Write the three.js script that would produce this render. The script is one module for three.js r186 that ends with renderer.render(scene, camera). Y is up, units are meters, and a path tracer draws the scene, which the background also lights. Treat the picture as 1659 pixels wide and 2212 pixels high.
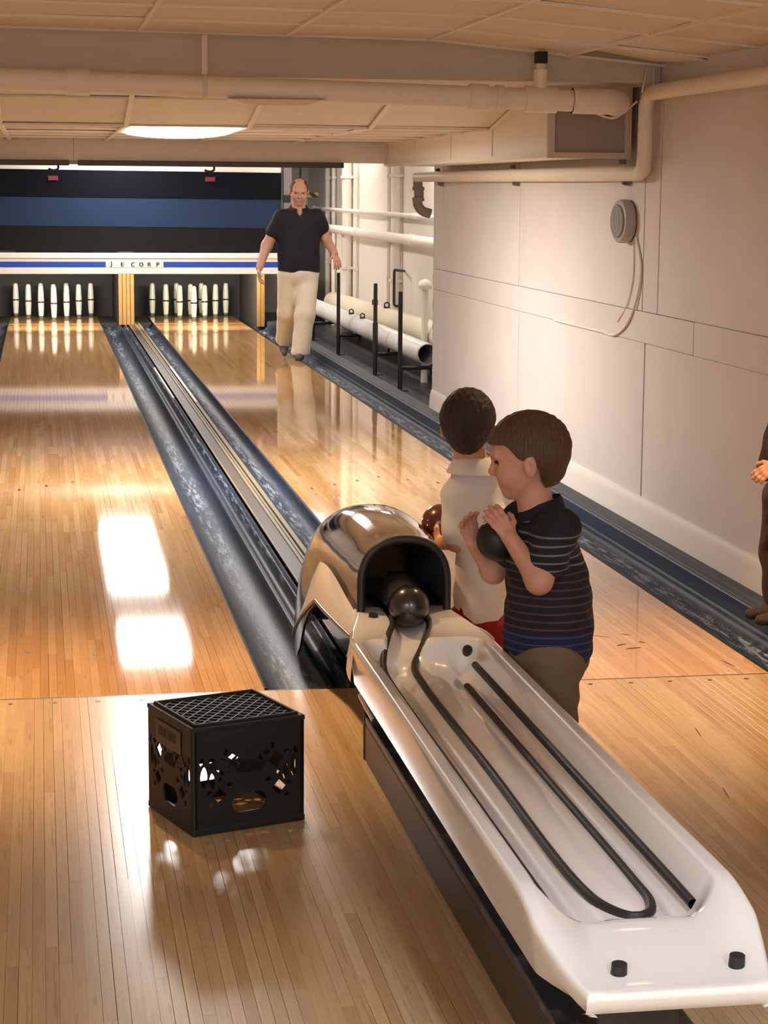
import * as THREE from 'three';
import { mergeGeometries } from 'three/addons/utils/BufferGeometryUtils.js';
import { RoundedBoxGeometry } from 'three/addons/geometries/RoundedBoxGeometry.js';
import { RectAreaLightUniformsLib } from 'three/addons/lights/RectAreaLightUniformsLib.js';
import { FontLoader } from 'three/addons/loaders/FontLoader.js';
import { TextGeometry } from 'three/addons/geometries/TextGeometry.js';

// ---------------------------------------------------------------- camera, light, exposure
const scene = new THREE.Scene();
scene.background = new THREE.Color(0x000000);
const camera = new THREE.PerspectiveCamera(28.564, 1659 / 2212, 0.05, 80);
{
  const yaw = 0.1689, pitch = 0.1589, roll = 0.0074;
  const f = new THREE.Vector3(Math.sin(yaw) * Math.cos(pitch), -Math.sin(pitch), -Math.cos(yaw) * Math.cos(pitch));
  const r0 = new THREE.Vector3(Math.cos(yaw), 0, Math.sin(yaw)), u0 = r0.clone().cross(f);
  const r = r0.clone().multiplyScalar(Math.cos(roll)).addScaledVector(u0, Math.sin(roll));
  const u = u0.clone().multiplyScalar(Math.cos(roll)).addScaledVector(r0, -Math.sin(roll));
  camera.position.set(-0.9834, 1.566, 6.1611);
  camera.quaternion.setFromRotationMatrix(new THREE.Matrix4().makeBasis(r, u, f.clone().negate()));
}
const renderer = new THREE.WebGLRenderer({ antialias: true });
renderer.toneMapping = THREE.LinearToneMapping;
renderer.toneMappingExposure = 1.38;
renderer.shadowMap.enabled = true;
RectAreaLightUniformsLib.init();
const LIGHT = {
  neutral: 0xf7f6f6, cool: 0xdfeaff, warm: 0xffd2a0,
  visible: 42,      // troffer in view, over the lanes
  far: 13,          // troffers behind the soffit
  spot: 16.5,         // recessed downlights over the foul line
  near: 4.2,         // downlight over the near end of the ball return
  pit: 380,          // tube behind the masking
  lobby: 29,       // troffers of the seating area behind the camera
};

// ---------------------------------------------------------------- helpers
let seed = 20240611;
const rnd = () => { seed = (seed + 0x6D2B79F5) | 0; let t = Math.imul(seed ^ (seed >>> 15), 1 | seed); t = (t + Math.imul(t ^ (t >>> 7), 61 | t)) ^ t; return ((t ^ (t >>> 14)) >>> 0) / 4294967296; };
const rr = (a, b) => a + (b - a) * rnd();
const V = (x, y, z) => new THREE.Vector3(x, y, z);
const clamp = (x, a, b) => Math.min(b, Math.max(a, x)), lerp = (a, b, t) => a + (b - a) * t;
const sstep = (a, b, x) => { const t = clamp((x - a) / (b - a), 0, 1); return t * t * (3 - 2 * t); };
const taken = new Map();
function numbered(n) { const k = taken.get(n) || 0; taken.set(n, k + 1); return k ? `${n}_${String(k).padStart(3, '0')}` : n; }
function shade(o) { o.castShadow = true; o.receiveShadow = true; return o; }
function mesh(name, geo, m, parent) { const o = shade(new THREE.Mesh(geo, m)); o.name = name; if (parent) parent.add(o); return o; }
function thing(name, label, category, pos = [0, 0, 0], group, kind) {
  const o = new THREE.Group(); o.name = numbered(name); o.position.set(...pos); o.userData = { label, category };
  if (group) o.userData.group = group; if (kind) o.userData.kind = kind; scene.add(o); return o;
}
function struct(name, label, category, pos) { return thing(name, label, category, pos, null, 'structure'); }
function tagMesh(name, geo, m, label, category, group, kind) {
  const o = mesh(numbered(name), geo, m, scene); o.userData = { label, category }; if (group) o.userData.group = group; if (kind) o.userData.kind = kind; return o;
}
const box = (w, h, d, x = 0, y = 0, z = 0, r = 0) => { const g = r ? new RoundedBoxGeometry(w, h, d, 2, r) : new THREE.BoxGeometry(w, h, d); return g.translate(x, y, z); };
const box2 = (x0, x1, y0, y1, z0, z1, r = 0) => box(x1 - x0, y1 - y0, z1 - z0, (x0 + x1) / 2, (y0 + y1) / 2, (z0 + z1) / 2, r);
// world-metre uv on boxes and anything else, by dominant normal
function metreUV(g, ox = 0, oy = 0) {
  const p = g.attributes.position, n = g.attributes.normal, uv = new Float32Array(p.count * 2);
  for (let i = 0; i < p.count; i++) {
    const ax = Math.abs(n.getX(i)), ay = Math.abs(n.getY(i)), az = Math.abs(n.getZ(i));
    let u, v; if (ay >= ax && ay >= az) { u = p.getX(i); v = p.getZ(i); } else if (ax >= az) { u = p.getZ(i); v = p.getY(i); } else { u = p.getX(i); v = p.getY(i); }
    uv[2 * i] = u + ox; uv[2 * i + 1] = v + oy;
  }
  g.setAttribute('uv', new THREE.BufferAttribute(uv, 2)); return g;
}
const merge = gs => mergeGeometries(gs.map(g => { const q = g.index ? g.toNonIndexed() : g; for (const k of Object.keys(q.attributes)) if (!['position', 'normal', 'uv', 'color'].includes(k)) q.deleteAttribute(k); return q; }));
const cyl = (r0, r1, h, seg = 20, open = false) => new THREE.CylinderGeometry(r0, r1, h, seg, 1, open);
function between(a, b, r0, r1 = r0, seg = 16) {
  const d = b.clone().sub(a), g = cyl(r1, r0, d.length(), seg);
  g.applyQuaternion(new THREE.Quaternion().setFromUnitVectors(V(0, 1, 0), d.clone().normalize()));
  const c = a.clone().add(b).multiplyScalar(0.5); return g.translate(c.x, c.y, c.z);
}
// pipe along a polyline with rounded corners
function bentPath(pts, bend) {
  const path = new THREE.CurvePath(); let last = pts[0];
  for (let i = 1; i < pts.length; i++) {
    if (i === pts.length - 1) { path.add(new THREE.LineCurve3(last, pts[i])); break; }
    const a = pts[i].clone().sub(pts[i - 1]), b = pts[i + 1].clone().sub(pts[i]), r = Math.min(bend, a.length() * 0.45, b.length() * 0.45);
    const p0 = pts[i].clone().addScaledVector(a.normalize(), -r), p1 = pts[i].clone().addScaledVector(b.normalize(), r);
    path.add(new THREE.LineCurve3(last, p0)); path.add(new THREE.QuadraticBezierCurve3(p0, pts[i], p1)); last = p1;
  }
  return path;
}
// sweep a circle along a polyline of sample points (parallel transport), capped
function sweep(pts, r, seg = 14, squash = 1) {
  const n = pts.length, pos = [], nor = [], uv = [], idx = [];
  let T = pts[1].clone().sub(pts[0]).normalize(), N = Math.abs(T.y) > 0.9 ? V(1, 0, 0) : V(0, 1, 0); N.addScaledVector(T, -N.dot(T)).normalize();
  let len = 0;
  for (let i = 0; i < n; i++) {
    const a = pts[Math.max(0, i - 1)], b = pts[Math.min(n - 1, i + 1)]; T = b.clone().sub(a).normalize(); N.addScaledVector(T, -N.dot(T)).normalize();
    const B = T.clone().cross(N); if (i) len += pts[i].distanceTo(pts[i - 1]); const rad = typeof r === 'function' ? r(i / (n - 1)) : r;
    for (let j = 0; j <= seg; j++) {
      const t = j / seg * Math.PI * 2, c = Math.cos(t), s = Math.sin(t);
      const d = N.clone().multiplyScalar(c * squash).addScaledVector(B, s), m = N.clone().multiplyScalar(c).addScaledVector(B, s * squash).normalize();
      pos.push(pts[i].x + d.x * rad, pts[i].y + d.y * rad, pts[i].z + d.z * rad); nor.push(m.x, m.y, m.z); uv.push(t * rad, len);
    }
  }
  for (let i = 0; i < n - 1; i++) for (let j = 0; j < seg; j++) { const a = i * (seg + 1) + j, b = a + seg + 1; idx.push(a, a + 1, b, a + 1, b + 1, b); }
  for (const [i, s] of [[0, -1], [n - 1, 1]]) {
    const q = i ? pts[n - 1].clone().sub(pts[n - 2]).normalize() : pts[1].clone().sub(pts[0]).normalize(), c = pos.length / 3;
    pos.push(pts[i].x, pts[i].y, pts[i].z); nor.push(q.x * s, q.y * s, q.z * s); uv.push(0, 0);
    for (let j = 0; j <= seg; j++) { const k = i * (seg + 1) + j; pos.push(pos[3 * k], pos[3 * k + 1], pos[3 * k + 2]); nor.push(q.x * s, q.y * s, q.z * s); uv.push(0, 0); }
    for (let j = 0; j < seg; j++) s > 0 ? idx.push(c, c + 2 + j, c + 1 + j) : idx.push(c, c + 1 + j, c + 2 + j);
  }
  return geo(pos, nor, uv, idx);
}
function geo(pos, nor, uv, idx) {
  const g = new THREE.BufferGeometry(); g.setAttribute('position', new THREE.Float32BufferAttribute(pos, 3));
  if (uv) g.setAttribute('uv', new THREE.Float32BufferAttribute(uv, 2)); g.setIndex(idx);
  if (nor) g.setAttribute('normal', new THREE.Float32BufferAttribute(nor, 3)); else g.computeVertexNormals(); return g;
}
const pipe = (pts, r, bend = 0.06, n = 60, seg = 16) => { const c = bentPath(pts, bend); return sweep(c.getSpacedPoints(n), r, seg); };
const curve = (pts, r, n = 60, seg = 12, squash = 1) => sweep(new THREE.CatmullRomCurve3(pts, false, 'centripetal').getSpacedPoints(n), r, seg, squash);
// grid of points -> smooth surface; rows of equal length
function surface(rows, close = false) {
  const n = rows.length, m = rows[0].length, pos = [], uv = [], idx = [];
  rows.forEach((row, i) => row.forEach((p, j) => { pos.push(p.x, p.y, p.z); uv.push(j / (m - 1), i / (n - 1)); }));
  for (let i = 0; i < n - 1; i++) for (let j = 0; j < m - 1; j++) { const a = i * m + j, b = a + m; idx.push(a, b, a + 1, a + 1, b, b + 1); }
  return geo(pos, null, uv, idx);
}
// a profile of [x, y] swept along z from z0 (near) to z1 (far), closed below at yb; uv in metres
function extrudeZ(prof, z0, z1, yb) {
  const pos = [], nor = [], uv = [], idx = []; let run = 0;
  for (let i = 0; i < prof.length; i++) {
    const a = prof[Math.max(0, i - 1)], b = prof[Math.min(prof.length - 1, i + 1)], dx = b[0] - a[0], dy = b[1] - a[1], l = Math.hypot(dx, dy) || 1;
    if (i) run += Math.hypot(prof[i][0] - prof[i - 1][0], prof[i][1] - prof[i - 1][1]);
    for (const z of [z0, z1]) { pos.push(prof[i][0], prof[i][1], z); nor.push(-dy / l, dx / l, 0); uv.push(run, z); }
  }
  for (let i = 0; i < prof.length - 1; i++) { const a = 2 * i; idx.push(a, a + 2, a + 1, a + 2, a + 3, a + 1); }
  const top = geo(pos, nor, uv, idx);
  const sh = new THREE.Shape(); sh.moveTo(prof[0][0], yb); prof.forEach(p => sh.lineTo(p[0], p[1] - 0.0004)); sh.lineTo(prof[prof.length - 1][0], yb); sh.closePath();
  const body = metreUV(new THREE.ExtrudeGeometry(sh, { depth: z0 - z1, bevelEnabled: false }).translate(0, 0, z1));
  return merge([top, body]);
}
// ---------------------------------------------------------------- textures
const N2 = (() => { // value noise, tileable with period p
  const h = (x, y, s) => { let n = Math.imul(x, 374761393) ^ Math.imul(y, 668265263) ^ Math.imul(s, 1274126177); n = Math.imul(n ^ (n >>> 13), 1103515245); return ((n ^ (n >>> 16)) >>> 0) / 4294967295; };
  return (x, y, px, py, s = 0) => {
    const xi = Math.floor(x), yi = Math.floor(y), fx = x - xi, fy = y - yi, a = fx * fx * (3 - 2 * fx), b = fy * fy * (3 - 2 * fy);
    const X = i => ((i % px) + px) % px, Y = i => ((i % py) + py) % py;
    return lerp(lerp(h(X(xi), Y(yi), s), h(X(xi + 1), Y(yi), s), a), lerp(h(X(xi), Y(yi + 1), s), h(X(xi + 1), Y(yi + 1), s), a), b);
  };
})();
function tex(w, h, fn, { srgb = false, rx = 1, ry = 1 } = {}) {
  const d = new Uint8Array(w * h * 4);
  for (let y = 0; y < h; y++) for (let x = 0; x < w; x++) {
    const c = fn(x / w, y / h), k = 4 * (y * w + x);
    if (typeof c === 'number') d[k] = d[k + 1] = d[k + 2] = clamp(c, 0, 1) * 255; else for (let i = 0; i < 3; i++) d[k + i] = clamp(c[i], 0, 1) * 255;
    d[k + 3] = 255;
  }
  const t = new THREE.DataTexture(d, w, h, THREE.RGBAFormat); t.wrapS = t.wrapT = THREE.RepeatWrapping; t.magFilter = THREE.LinearFilter; t.minFilter = THREE.LinearMipmapLinearFilter; t.generateMipmaps = true;
  if (srgb) t.colorSpace = THREE.SRGBColorSpace; t.repeat.set(rx, ry); t.needsUpdate = true; return t;
}
const fbm = (u, v, fx, fy, s, oct = 4) => { let a = 0, w = 0.5, t = 0; for (let i = 0; i < oct; i++) { a += w * N2(u * fx, v * fy, fx, fy, s + i * 17); t += w; w *= 0.5; fx *= 2; fy *= 2; } return a / t; };
// wood grain: 0.25 m across, 2 m along (uv in metres)
const grainTex = tex(256, 1024, (u, v) => {
  const w = fbm(u, v, 4, 4, 3) - 0.5, streak = fbm(u + w * 0.05, v, 64, 6, 9, 3), fine = N2(u * 128, v * 40, 128, 40, 5), patch = fbm(u, v, 8, 6, 21, 3);
  const k = 0.875 + 0.05 * streak + 0.04 * fine + 0.10 * (patch - 0.4), dark = sstep(0.70, 0.80, fbm(u, v, 24, 10, 41, 3)) * 0.10;
  return [k - dark * 0.8, k - dark - 0.012, k - dark * 1.15 - 0.025];
}, { srgb: true, rx: 4, ry: 0.5 });
// finish waviness of the lane: gentle lengthwise ripples
const rippleTex = tex(256, 256, (u, v) => 0.6 * fbm(u, v, 10, 6, 71, 3) + 0.4 * N2(u * 40, v * 24, 40, 24, 7), { rx: 4, ry: 2 });
const plasterTex = tex(256, 256, (u, v) => 0.5 * fbm(u, v, 8, 8, 11, 4) + 0.5 * fbm(u, v, 48, 48, 12, 2), { rx: 1.6, ry: 1.6 });
const wallStain = tex(512, 512, (u, v) => { const k = 0.93 + 0.08 * (fbm(u, v, 5, 5, 31, 4) - 0.4), p = 0.02 * (fbm(u, v, 3, 3, 57, 3) - 0.5); return [k + p, k - p * 0.5, k - p]; }, { srgb: true, rx: 0.35, ry: 0.35 });
const fissure = tex(256, 256, (u, v) => { const a = fbm(u, v, 30, 30, 81, 3), b = N2(u * 110, v * 110, 110, 110, 82); return 0.9 - (a > 0.66 ? 0.35 : 0) * (b > 0.4 ? 1 : 0.3) + 0.1 * b; }, { rx: 1.64, ry: 1.64 });
const tileStain = tex(256, 256, (u, v) => { const k = 0.92 + 0.1 * (fbm(u, v, 4, 4, 131, 4) - 0.4); return [k, k * 0.985, k * 0.96]; }, { srgb: true, rx: 0.5, ry: 0.5 });
// painted gutter: blue-grey paint rubbed pale along the run of the balls
const gutterTex = (mid, wid, s) => tex(256, 1024, (u, v) => {
  const band = Math.exp(-Math.pow((u - mid) / wid, 2)), n = fbm(u, v, 20, 30, s, 4), f = N2(u * 90, v * 300, 90, 300, s + 4), wear = clamp(band * 1.6 * sstep(0.52, 0.70, n + 0.36 * (f - 0.4)), 0, 1);
  const sc = sstep(0.70, 0.80, fbm(u, v, 40, 10, s + 9, 3)) * 0.25, t = clamp(wear * 0.75 + sc, 0, 1), b = 0.9 + 0.2 * (n - 0.5);
  return [lerp(0.155, 0.56, t) * b, lerp(0.190, 0.59, t) * b, lerp(0.250, 0.63, t) * b];
}, { srgb: true, rx: 4, ry: 0.25 });
const scuffTex = tex(256, 512, (u, v) => { const n = fbm(u, v, 12, 16, 201, 4), t = sstep(0.52, 0.78, n) * 0.8; return [lerp(0.20, 0.50, t), lerp(0.225, 0.52, t), lerp(0.26, 0.545, t)]; }, { srgb: true, rx: 2, ry: 1 });
const weaveTex = tex(128, 128, (u, v) => 0.5 + 0.25 * Math.sin(u * Math.PI * 64) * Math.sin(v * Math.PI * 64) + 0.3 * (fbm(u, v, 8, 8, 301) - 0.5), { rx: 14, ry: 14 });
const hairTex = tex(256, 256, (u, v) => fbm(u, v, 90, 8, 401, 3), { rx: 7, ry: 7 });

// ---------------------------------------------------------------- materials
const std = (color, roughness, extra = {}) => new THREE.MeshStandardMaterial({ color, roughness, side: THREE.DoubleSide, ...extra });
const phy = (color, roughness, extra = {}) => new THREE.MeshPhysicalMaterial({ color, roughness, side: THREE.DoubleSide, ...extra });
const M = {
  wall: std(0xe8dfd8, 0.62, { map: wallStain, bumpMap: plasterTex, bumpScale: 0.0006 }),
  wallGap: std(0x6f6256, 0.9),
  white: std(0xe9e1d6, 0.5, { bumpMap: plasterTex, bumpScale: 0.0008 }),
  tile: std(0xebe4d8, 0.9, { map: tileStain, bumpMap: fissure, bumpScale: 0.0012 }),
  tbar: std(0xe4dbcc, 0.6),
  beam: std(0xdccfbe, 0.75, { map: wallStain, bumpMap: plasterTex, bumpScale: 0.001 }),
  pipe: std(0xe8dfce, 0.5, { bumpMap: plasterTex, bumpScale: 0.0012 }),
  dark: std(0x1c1a19, 0.7), black: std(0x0b0b0c, 0.6),
  bar: std(0x3a302c, 0.6),
  gutterA: phy(0xffffff, 0.5, { specularIntensity: 0.22, bumpMap: plasterTex, bumpScale: 0.001, map: gutterTex(0.55, 0.13, 501) }), gutterB: phy(0xffffff, 0.5, { specularIntensity: 0.22, bumpMap: plasterTex, bumpScale: 0.001, map: gutterTex(0.45, 0.12, 541) }), gutterC: phy(0xffffff, 0.5, { specularIntensity: 0.22, bumpMap: plasterTex, bumpScale: 0.001, map: gutterTex(0.62, 0.12, 581) }),
  navy: std(0x28354c, 0.4), ledge: std(0xb9c4cc, 0.6, { map: scuffTex }), recess: std(0x8f9cb0, 0.4, { map: scuffTex }),
  trackBrown: std(0x4a3f34, 0.5, { map: grainTex }), trackPale: std(0x85775e, 0.5, { map: grainTex }),
  kick: std(0x80602f, 0.6, { map: grainTex }), kickSide: std(0x24211e, 0.8),
  chrome: std(0xcfcac4, 0.07, { metalness: 1 }), chromeDull: std(0x9b948c, 0.22, { metalness: 1 }),
  cream: phy(0xeae6dc, 0.32, { clearcoat: 1, clearcoatRoughness: 0.06 }),
  rubber: std(0x1d1a19, 0.5), liner: std(0x5c5c60, 0.6), baseDark: std(0x2c2a29, 0.32), baseLedge: std(0xe8e8ea, 0.3, { map: scuffTex }),
  ball: phy(0x26221f, 0.3, { clearcoat: 0.6, clearcoatRoughness: 0.15 }), ballRed: phy(0x4a1512, 0.3, { clearcoat: 0.6, clearcoatRoughness: 0.15 }),
  pin: phy(0xefeee6, 0.35, { clearcoat: 0.4, clearcoatRoughness: 0.2 }), pinB: phy(0xdfe2cb, 0.35, { clearcoat: 0.4, clearcoatRoughness: 0.2 }), bandRed: std(0x5a1512, 0.5), bandDark: std(0x1f1512, 0.5), pinFoot: std(0x6d6a60, 0.7),
  maskNavy: phy(0x070a14, 0.8, { specularIntensity: 0.3 }), maskSlate: phy(0x243550, 0.8, { specularIntensity: 0.3 }), maskGrey: phy(0x1b1a18, 0.8, { specularIntensity: 0.3 }), maskWhite: std(0xf2efe8, 0.4), maskBlue: std(0x1f4bb4, 0.45), letter: std(0x1a1a1c, 0.6), redLamp: std(0x7a1620, 0.4),
  crate: std(0x131313, 0.55), sticker: std(0x5a4a3a, 0.7), stickerInk: std(0x2b2018, 0.7),
  skin: phy(0xc48e74, 0.55), skinMan: phy(0xc4937c, 0.5), hairDark: std(0x22150f, 0.6, { bumpMap: hairTex, bumpScale: 0.003 }), hairSandy: std(0x4f3923, 0.6, { bumpMap: hairTex, bumpScale: 0.003 }), hairMan: std(0x5a3a2c, 0.7, { bumpMap: hairTex, bumpScale: 0.002 }),
  polo: std(0xdfd9d0, 0.85, { bumpMap: weaveTex, bumpScale: 0.0006 }), navyShirt: std(0x0a0e1c, 0.8, { bumpMap: weaveTex, bumpScale: 0.0006 }), red: std(0x8e1119, 0.8, { bumpMap: weaveTex, bumpScale: 0.0006 }), khaki: std(0x6b5b42, 0.85, { bumpMap: weaveTex, bumpScale: 0.0008 }),
  chino: std(0xe0d3bd, 0.85, { bumpMap: weaveTex, bumpScale: 0.001 }), sneaker: std(0x50504f, 0.7), sole: std(0xb9b6ae, 0.7), brown: std(0x3f2a1a, 0.9, { bumpMap: weaveTex, bumpScale: 0.002 }), boot: std(0x3a2a1c, 0.8), eye: std(0x1a1412, 0.3), lid: std(0x8d604e, 0.6), lip: std(0x9c5a4c, 0.6), brow: std(0x5b4030, 0.8),
  pvc: std(0xdcdcd8, 0.35), pvcCream: std(0xd9ceb4, 0.5), iron: std(0x22201f, 0.5), elbow: std(0x8d8272, 0.7), hazard: null, speaker: std(0x8a8784, 0.7), speakerRim: std(0xa9a6a2, 0.5),
  grey: std(0x777471, 0.5), lens: std(0xffffff, 0.5, { emissive: 0xfff6e8, emissiveIntensity: 12 }), lensFar: std(0xffffff, 0.5, { emissive: 0xfff6e8, emissiveIntensity: 5 }), bulb: std(0xffffff, 0.5, { emissive: 0xffd9a8, emissiveIntensity: 4 }), stripLens: std(0xffffff, 0.5, { emissive: 0xfff8ea, emissiveIntensity: 1.0 }),
};
// a lamp's light: rectangle facing down (or towards a point), just in front of the glowing face
function areaLight(parent, color, intensity, w, d, at, to) {
  const l = new THREE.RectAreaLight(color, intensity, w, d); l.name = 'panel_light'; parent.add(l); l.position.set(...at); l.up.set(0, 0, 1); parent.updateMatrixWorld(true); l.lookAt(...to); return l;
}
// ================================================================ the room
const GAP = 0.31, LANE = 1.05, LE = GAP + LANE;      // half gap between the lanes, lane width, outer lane edge
const Z_END = -18.95;
const boardW = LANE / 39;
const tones = { lane: [0xd0a470, 0xca9c68, 0xd4aa78, 0xc49460, 0xcda06c, 0xd7ae7e], far: [0xcf9f69, 0xc99861, 0xd4a670, 0xc2905a, 0xd0a26b, 0xca9a64], approach: [0xc6a87c, 0xc0a073, 0xcaae84, 0xc3a478, 0xbc9a6c, 0xc7aa7e] };
const boardMats = {};
for (const k of Object.keys(tones)) boardMats[k] = tones[k].map(c => std(c, k === 'approach' ? 0.22 : 0.055, { map: grainTex, bumpMap: rippleTex, bumpScale: k === 'approach' ? 0.00006 : 0.000022 }));
const fieldMats = { lane: std(0xffffff, 0.055, { map: grainTex, vertexColors: true, bumpMap: rippleTex, bumpScale: 0.000022 }), approach: std(0xffffff, 0.22, { map: grainTex, vertexColors: true, bumpMap: rippleTex, bumpScale: 0.00006 }) };
fieldMats.far = fieldMats.lane;
const boardGeos = new Map();
function boardGeo(len, variant) {
  const key = Math.round(len * 100) + '_' + variant;
  if (!boardGeos.has(key)) {
    const w = boardW / 2 - (variant === 3 ? 0.0006 : variant === 2 ? 0.0003 : 0.00004), c = 0.0001, sh = new THREE.Shape(); sh.moveTo(-w, -0.02); sh.lineTo(w, -0.02); sh.lineTo(w, -c); sh.lineTo(w - c, 0); sh.lineTo(-w + c, 0); sh.lineTo(-w, -c); sh.closePath();
    const g = new THREE.ExtrudeGeometry(sh, { depth: len - 0.0006, bevelEnabled: false }).translate(0, 0, -len / 2 + 0.0003);
    boardGeos.set(key, metreUV(g, variant * 0.061, variant * 0.37));
  }
  return boardGeos.get(key);
}
function boardField(parent, x0, n, zNear, zFar, kind, score, most, name) {
  const list = [];
  for (let i = 0; i < n; i++) {
    const x = x0 + (i + 0.5) * boardW; let z = zNear, first = true;
    while (z > zFar + 1e-6) {
      let len = first ? 0.3 + Math.floor(rnd() * 12) * 0.1 : [0.9, 1.1, 1.2, 1.4, 1.6][Math.floor(rnd() * 5)]; first = false;
      if (z - len < zFar + 0.25) len = z - zFar; len = Math.round(len * 100) / 100; if (len < 0.02) break;
      list.push({ x, z: z - len / 2, len, kind: kind === 'approach' ? kind : rnd() < sstep(-3.6, -9.0, z - len / 2) ? 'far' : 'lane', tone: Math.floor(rnd() * 6), variant: Math.floor(rnd() * 4) }); z -= len;
    }
  }
  list.forEach(b => { b.s = score(b); }); list.sort((a, b) => b.s - a.s);
  const rest = [];
  list.forEach((b, k) => {
    const g = boardGeo(b.len, b.variant);
    if (k < most && b.s > 0) { const o = mesh(name, g, boardMats[b.kind][b.tone], parent); o.position.set(b.x, 0, b.z); } else rest.push([b, g]);
  });
  return rest.map(([b, g]) => {
    const q = g.clone().translate(b.x, 0, b.z).toNonIndexed(), c = new THREE.Color(tones[b.kind][b.tone]), a = new Float32Array(q.attributes.position.count * 3);
    for (let i = 0; i < a.length; i += 3) { a[i] = c.r; a[i + 1] = c.g; a[i + 2] = c.b; } q.setAttribute('color', new THREE.BufferAttribute(a, 3)); return q;
  });
}
function laneUnit(cx, label, seen) {
  const lane = struct('floor_lane', label, 'lane'), x0 = cx - LANE / 2;
  mesh('subfloor', box2(x0, x0 + LANE, -0.10, -0.0205, Z_END, 0), M.trackBrown, lane);
  const sc = b => seen ? 1 / (6.2 - b.z) : -1;
  const rest = [...boardField(lane, x0, 39, -0.004, -3.07, 'lane', sc, 130, 'board'), ...boardField(lane, x0, 39, -3.073, -6.2, 'lane', sc, 150, 'board'), ...boardField(lane, x0, 39, -6.2, Z_END, 'far', () => -1, 0, 'board')];
  mesh('board_field', merge(rest), fieldMats.lane, lane).userData.kind = 'stuff';
  if (seen) {
    // inlaid aiming darts, in a shallow V across the lane
    const dart = new THREE.Shape(); dart.moveTo(-0.010, 0); dart.lineTo(0.010, 0); dart.lineTo(0, 0.075); dart.closePath();
    const g = new THREE.ExtrudeGeometry(dart, { depth: 0.0006, bevelEnabled: false }).rotateX(-Math.PI / 2), m = std(0x3a2114, 0.3);
    for (let i = -3; i <= 3; i++) mesh('aiming_dart', g, m, lane).position.set(cx + i * 0.141, 0.0001, -4.66 + Math.abs(i) * 0.13);
    mesh('tail_plank', box2(x0 + 0.002, x0 + LANE - 0.002, -0.01, 0.0008, -17.62, -17.50), std(0xd09a52, 0.2, { map: grainTex }), lane);
  }
  return lane;
}
laneUnit(-(GAP + LANE / 2), 'polished wooden bowling lane left of the shared double gutter', true);
laneUnit(GAP + LANE / 2, 'polished wooden bowling lane along the white panelled wall', true);
laneUnit(-(GAP + LANE / 2) - 1.67, 'polished wooden bowling lane outside the picture beyond the left gutter', false);
// ---- approach
{
  const fl = struct('floor', 'pale maple plank approach in front of the foul line', 'floor');
  mesh('subfloor', box2(-3.76, 1.72, -0.10, -0.0205, 0, 7.5), M.dark, fl);
  const n = Math.floor((1.70 + 3.72) / boardW);
  // how large a board shows: inside the frame and not under the ball return
  const sc = b => {
    const left = b.x < -0.11 && b.x > -1.17, right = b.x > 0.15 && b.z < 0.3 + 1.15 * (b.x - 0.1) + 0.6; if (b.z > 3.3 || !(left || right)) return -1; return (left ? 2 : 1) / (6.2 - b.z) * b.len;
  };
  const rest = boardField(fl, -3.72, n, 7.5, 0.004, 'approach', sc, 298, 'board');
  mesh('board_field', merge(rest), fieldMats.approach, fl).userData.kind = 'stuff';
  mesh('foul_line', box2(-3.72, 1.36, -0.006, 0.0005, -0.0035, 0.0035), std(0x3a2213, 0.4), fl);
  const dot = cyl(0.008, 0.008, 0.0012, 14), dm = std(0x4a3120, 0.4);
  for (const x of [-1.1, -0.965, -0.835, -0.70, 0.47, 0.605, 0.735, 0.87, 1.0, 1.135, 1.26]) mesh('dot_marker', dot, dm, fl).position.set(x, 0.0002, 0.06);
}
// dark rubber scuffs on the boards, near the foul line
{
  const m = std(0x4a2f1d, 0.5), lanes = scene.children.filter(o => o.name.startsWith('floor_lane')), app = scene.children.find(o => o.name === 'floor');
  for (const [x0, z0, x1, z1, w, on] of [[0.927, -0.639, 0.987, -0.593, 0.006, 1], [1.041, -0.647, 1.07, -0.62, 0.010, 1], [0.973, -0.462, 1.016, -0.492, 0.012, 1], [0.991, -0.409, 1.052, -0.429, 0.014, 1], [1.072, -0.522, 1.083, -0.491, 0.010, 1], [1.264, -0.203, 1.28, -0.106, 0.006, 1], [0.973, -0.968, 0.988, -0.924, 0.008, 1], [-0.834, -0.602, -0.822, -0.579, 0.012, 0], [-1.06, -0.647, -1.045, -0.617, 0.010, 0], [0.782, 1.208, 0.765, 1.31, 0.004, 2], [0.90, 0.62, 0.886, 0.72, 0.004, 2]]) {
    const L = Math.hypot(x1 - x0, z1 - z0), sh = new THREE.Shape(); sh.absellipse(0, 0, L / 2, w / 2, 0, Math.PI * 2, false, 0);
    const o = mesh('scuff_mark', new THREE.ExtrudeGeometry(sh, { depth: 0.0004, bevelEnabled: false, curveSegments: 8 }).rotateX(-Math.PI / 2), m, on === 2 ? app : lanes[on]); o.position.set((x0 + x1) / 2, 0.0001, (z0 + z1) / 2); o.rotation.y = -Math.atan2(z1 - z0, x1 - x0);
  }
}
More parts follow.
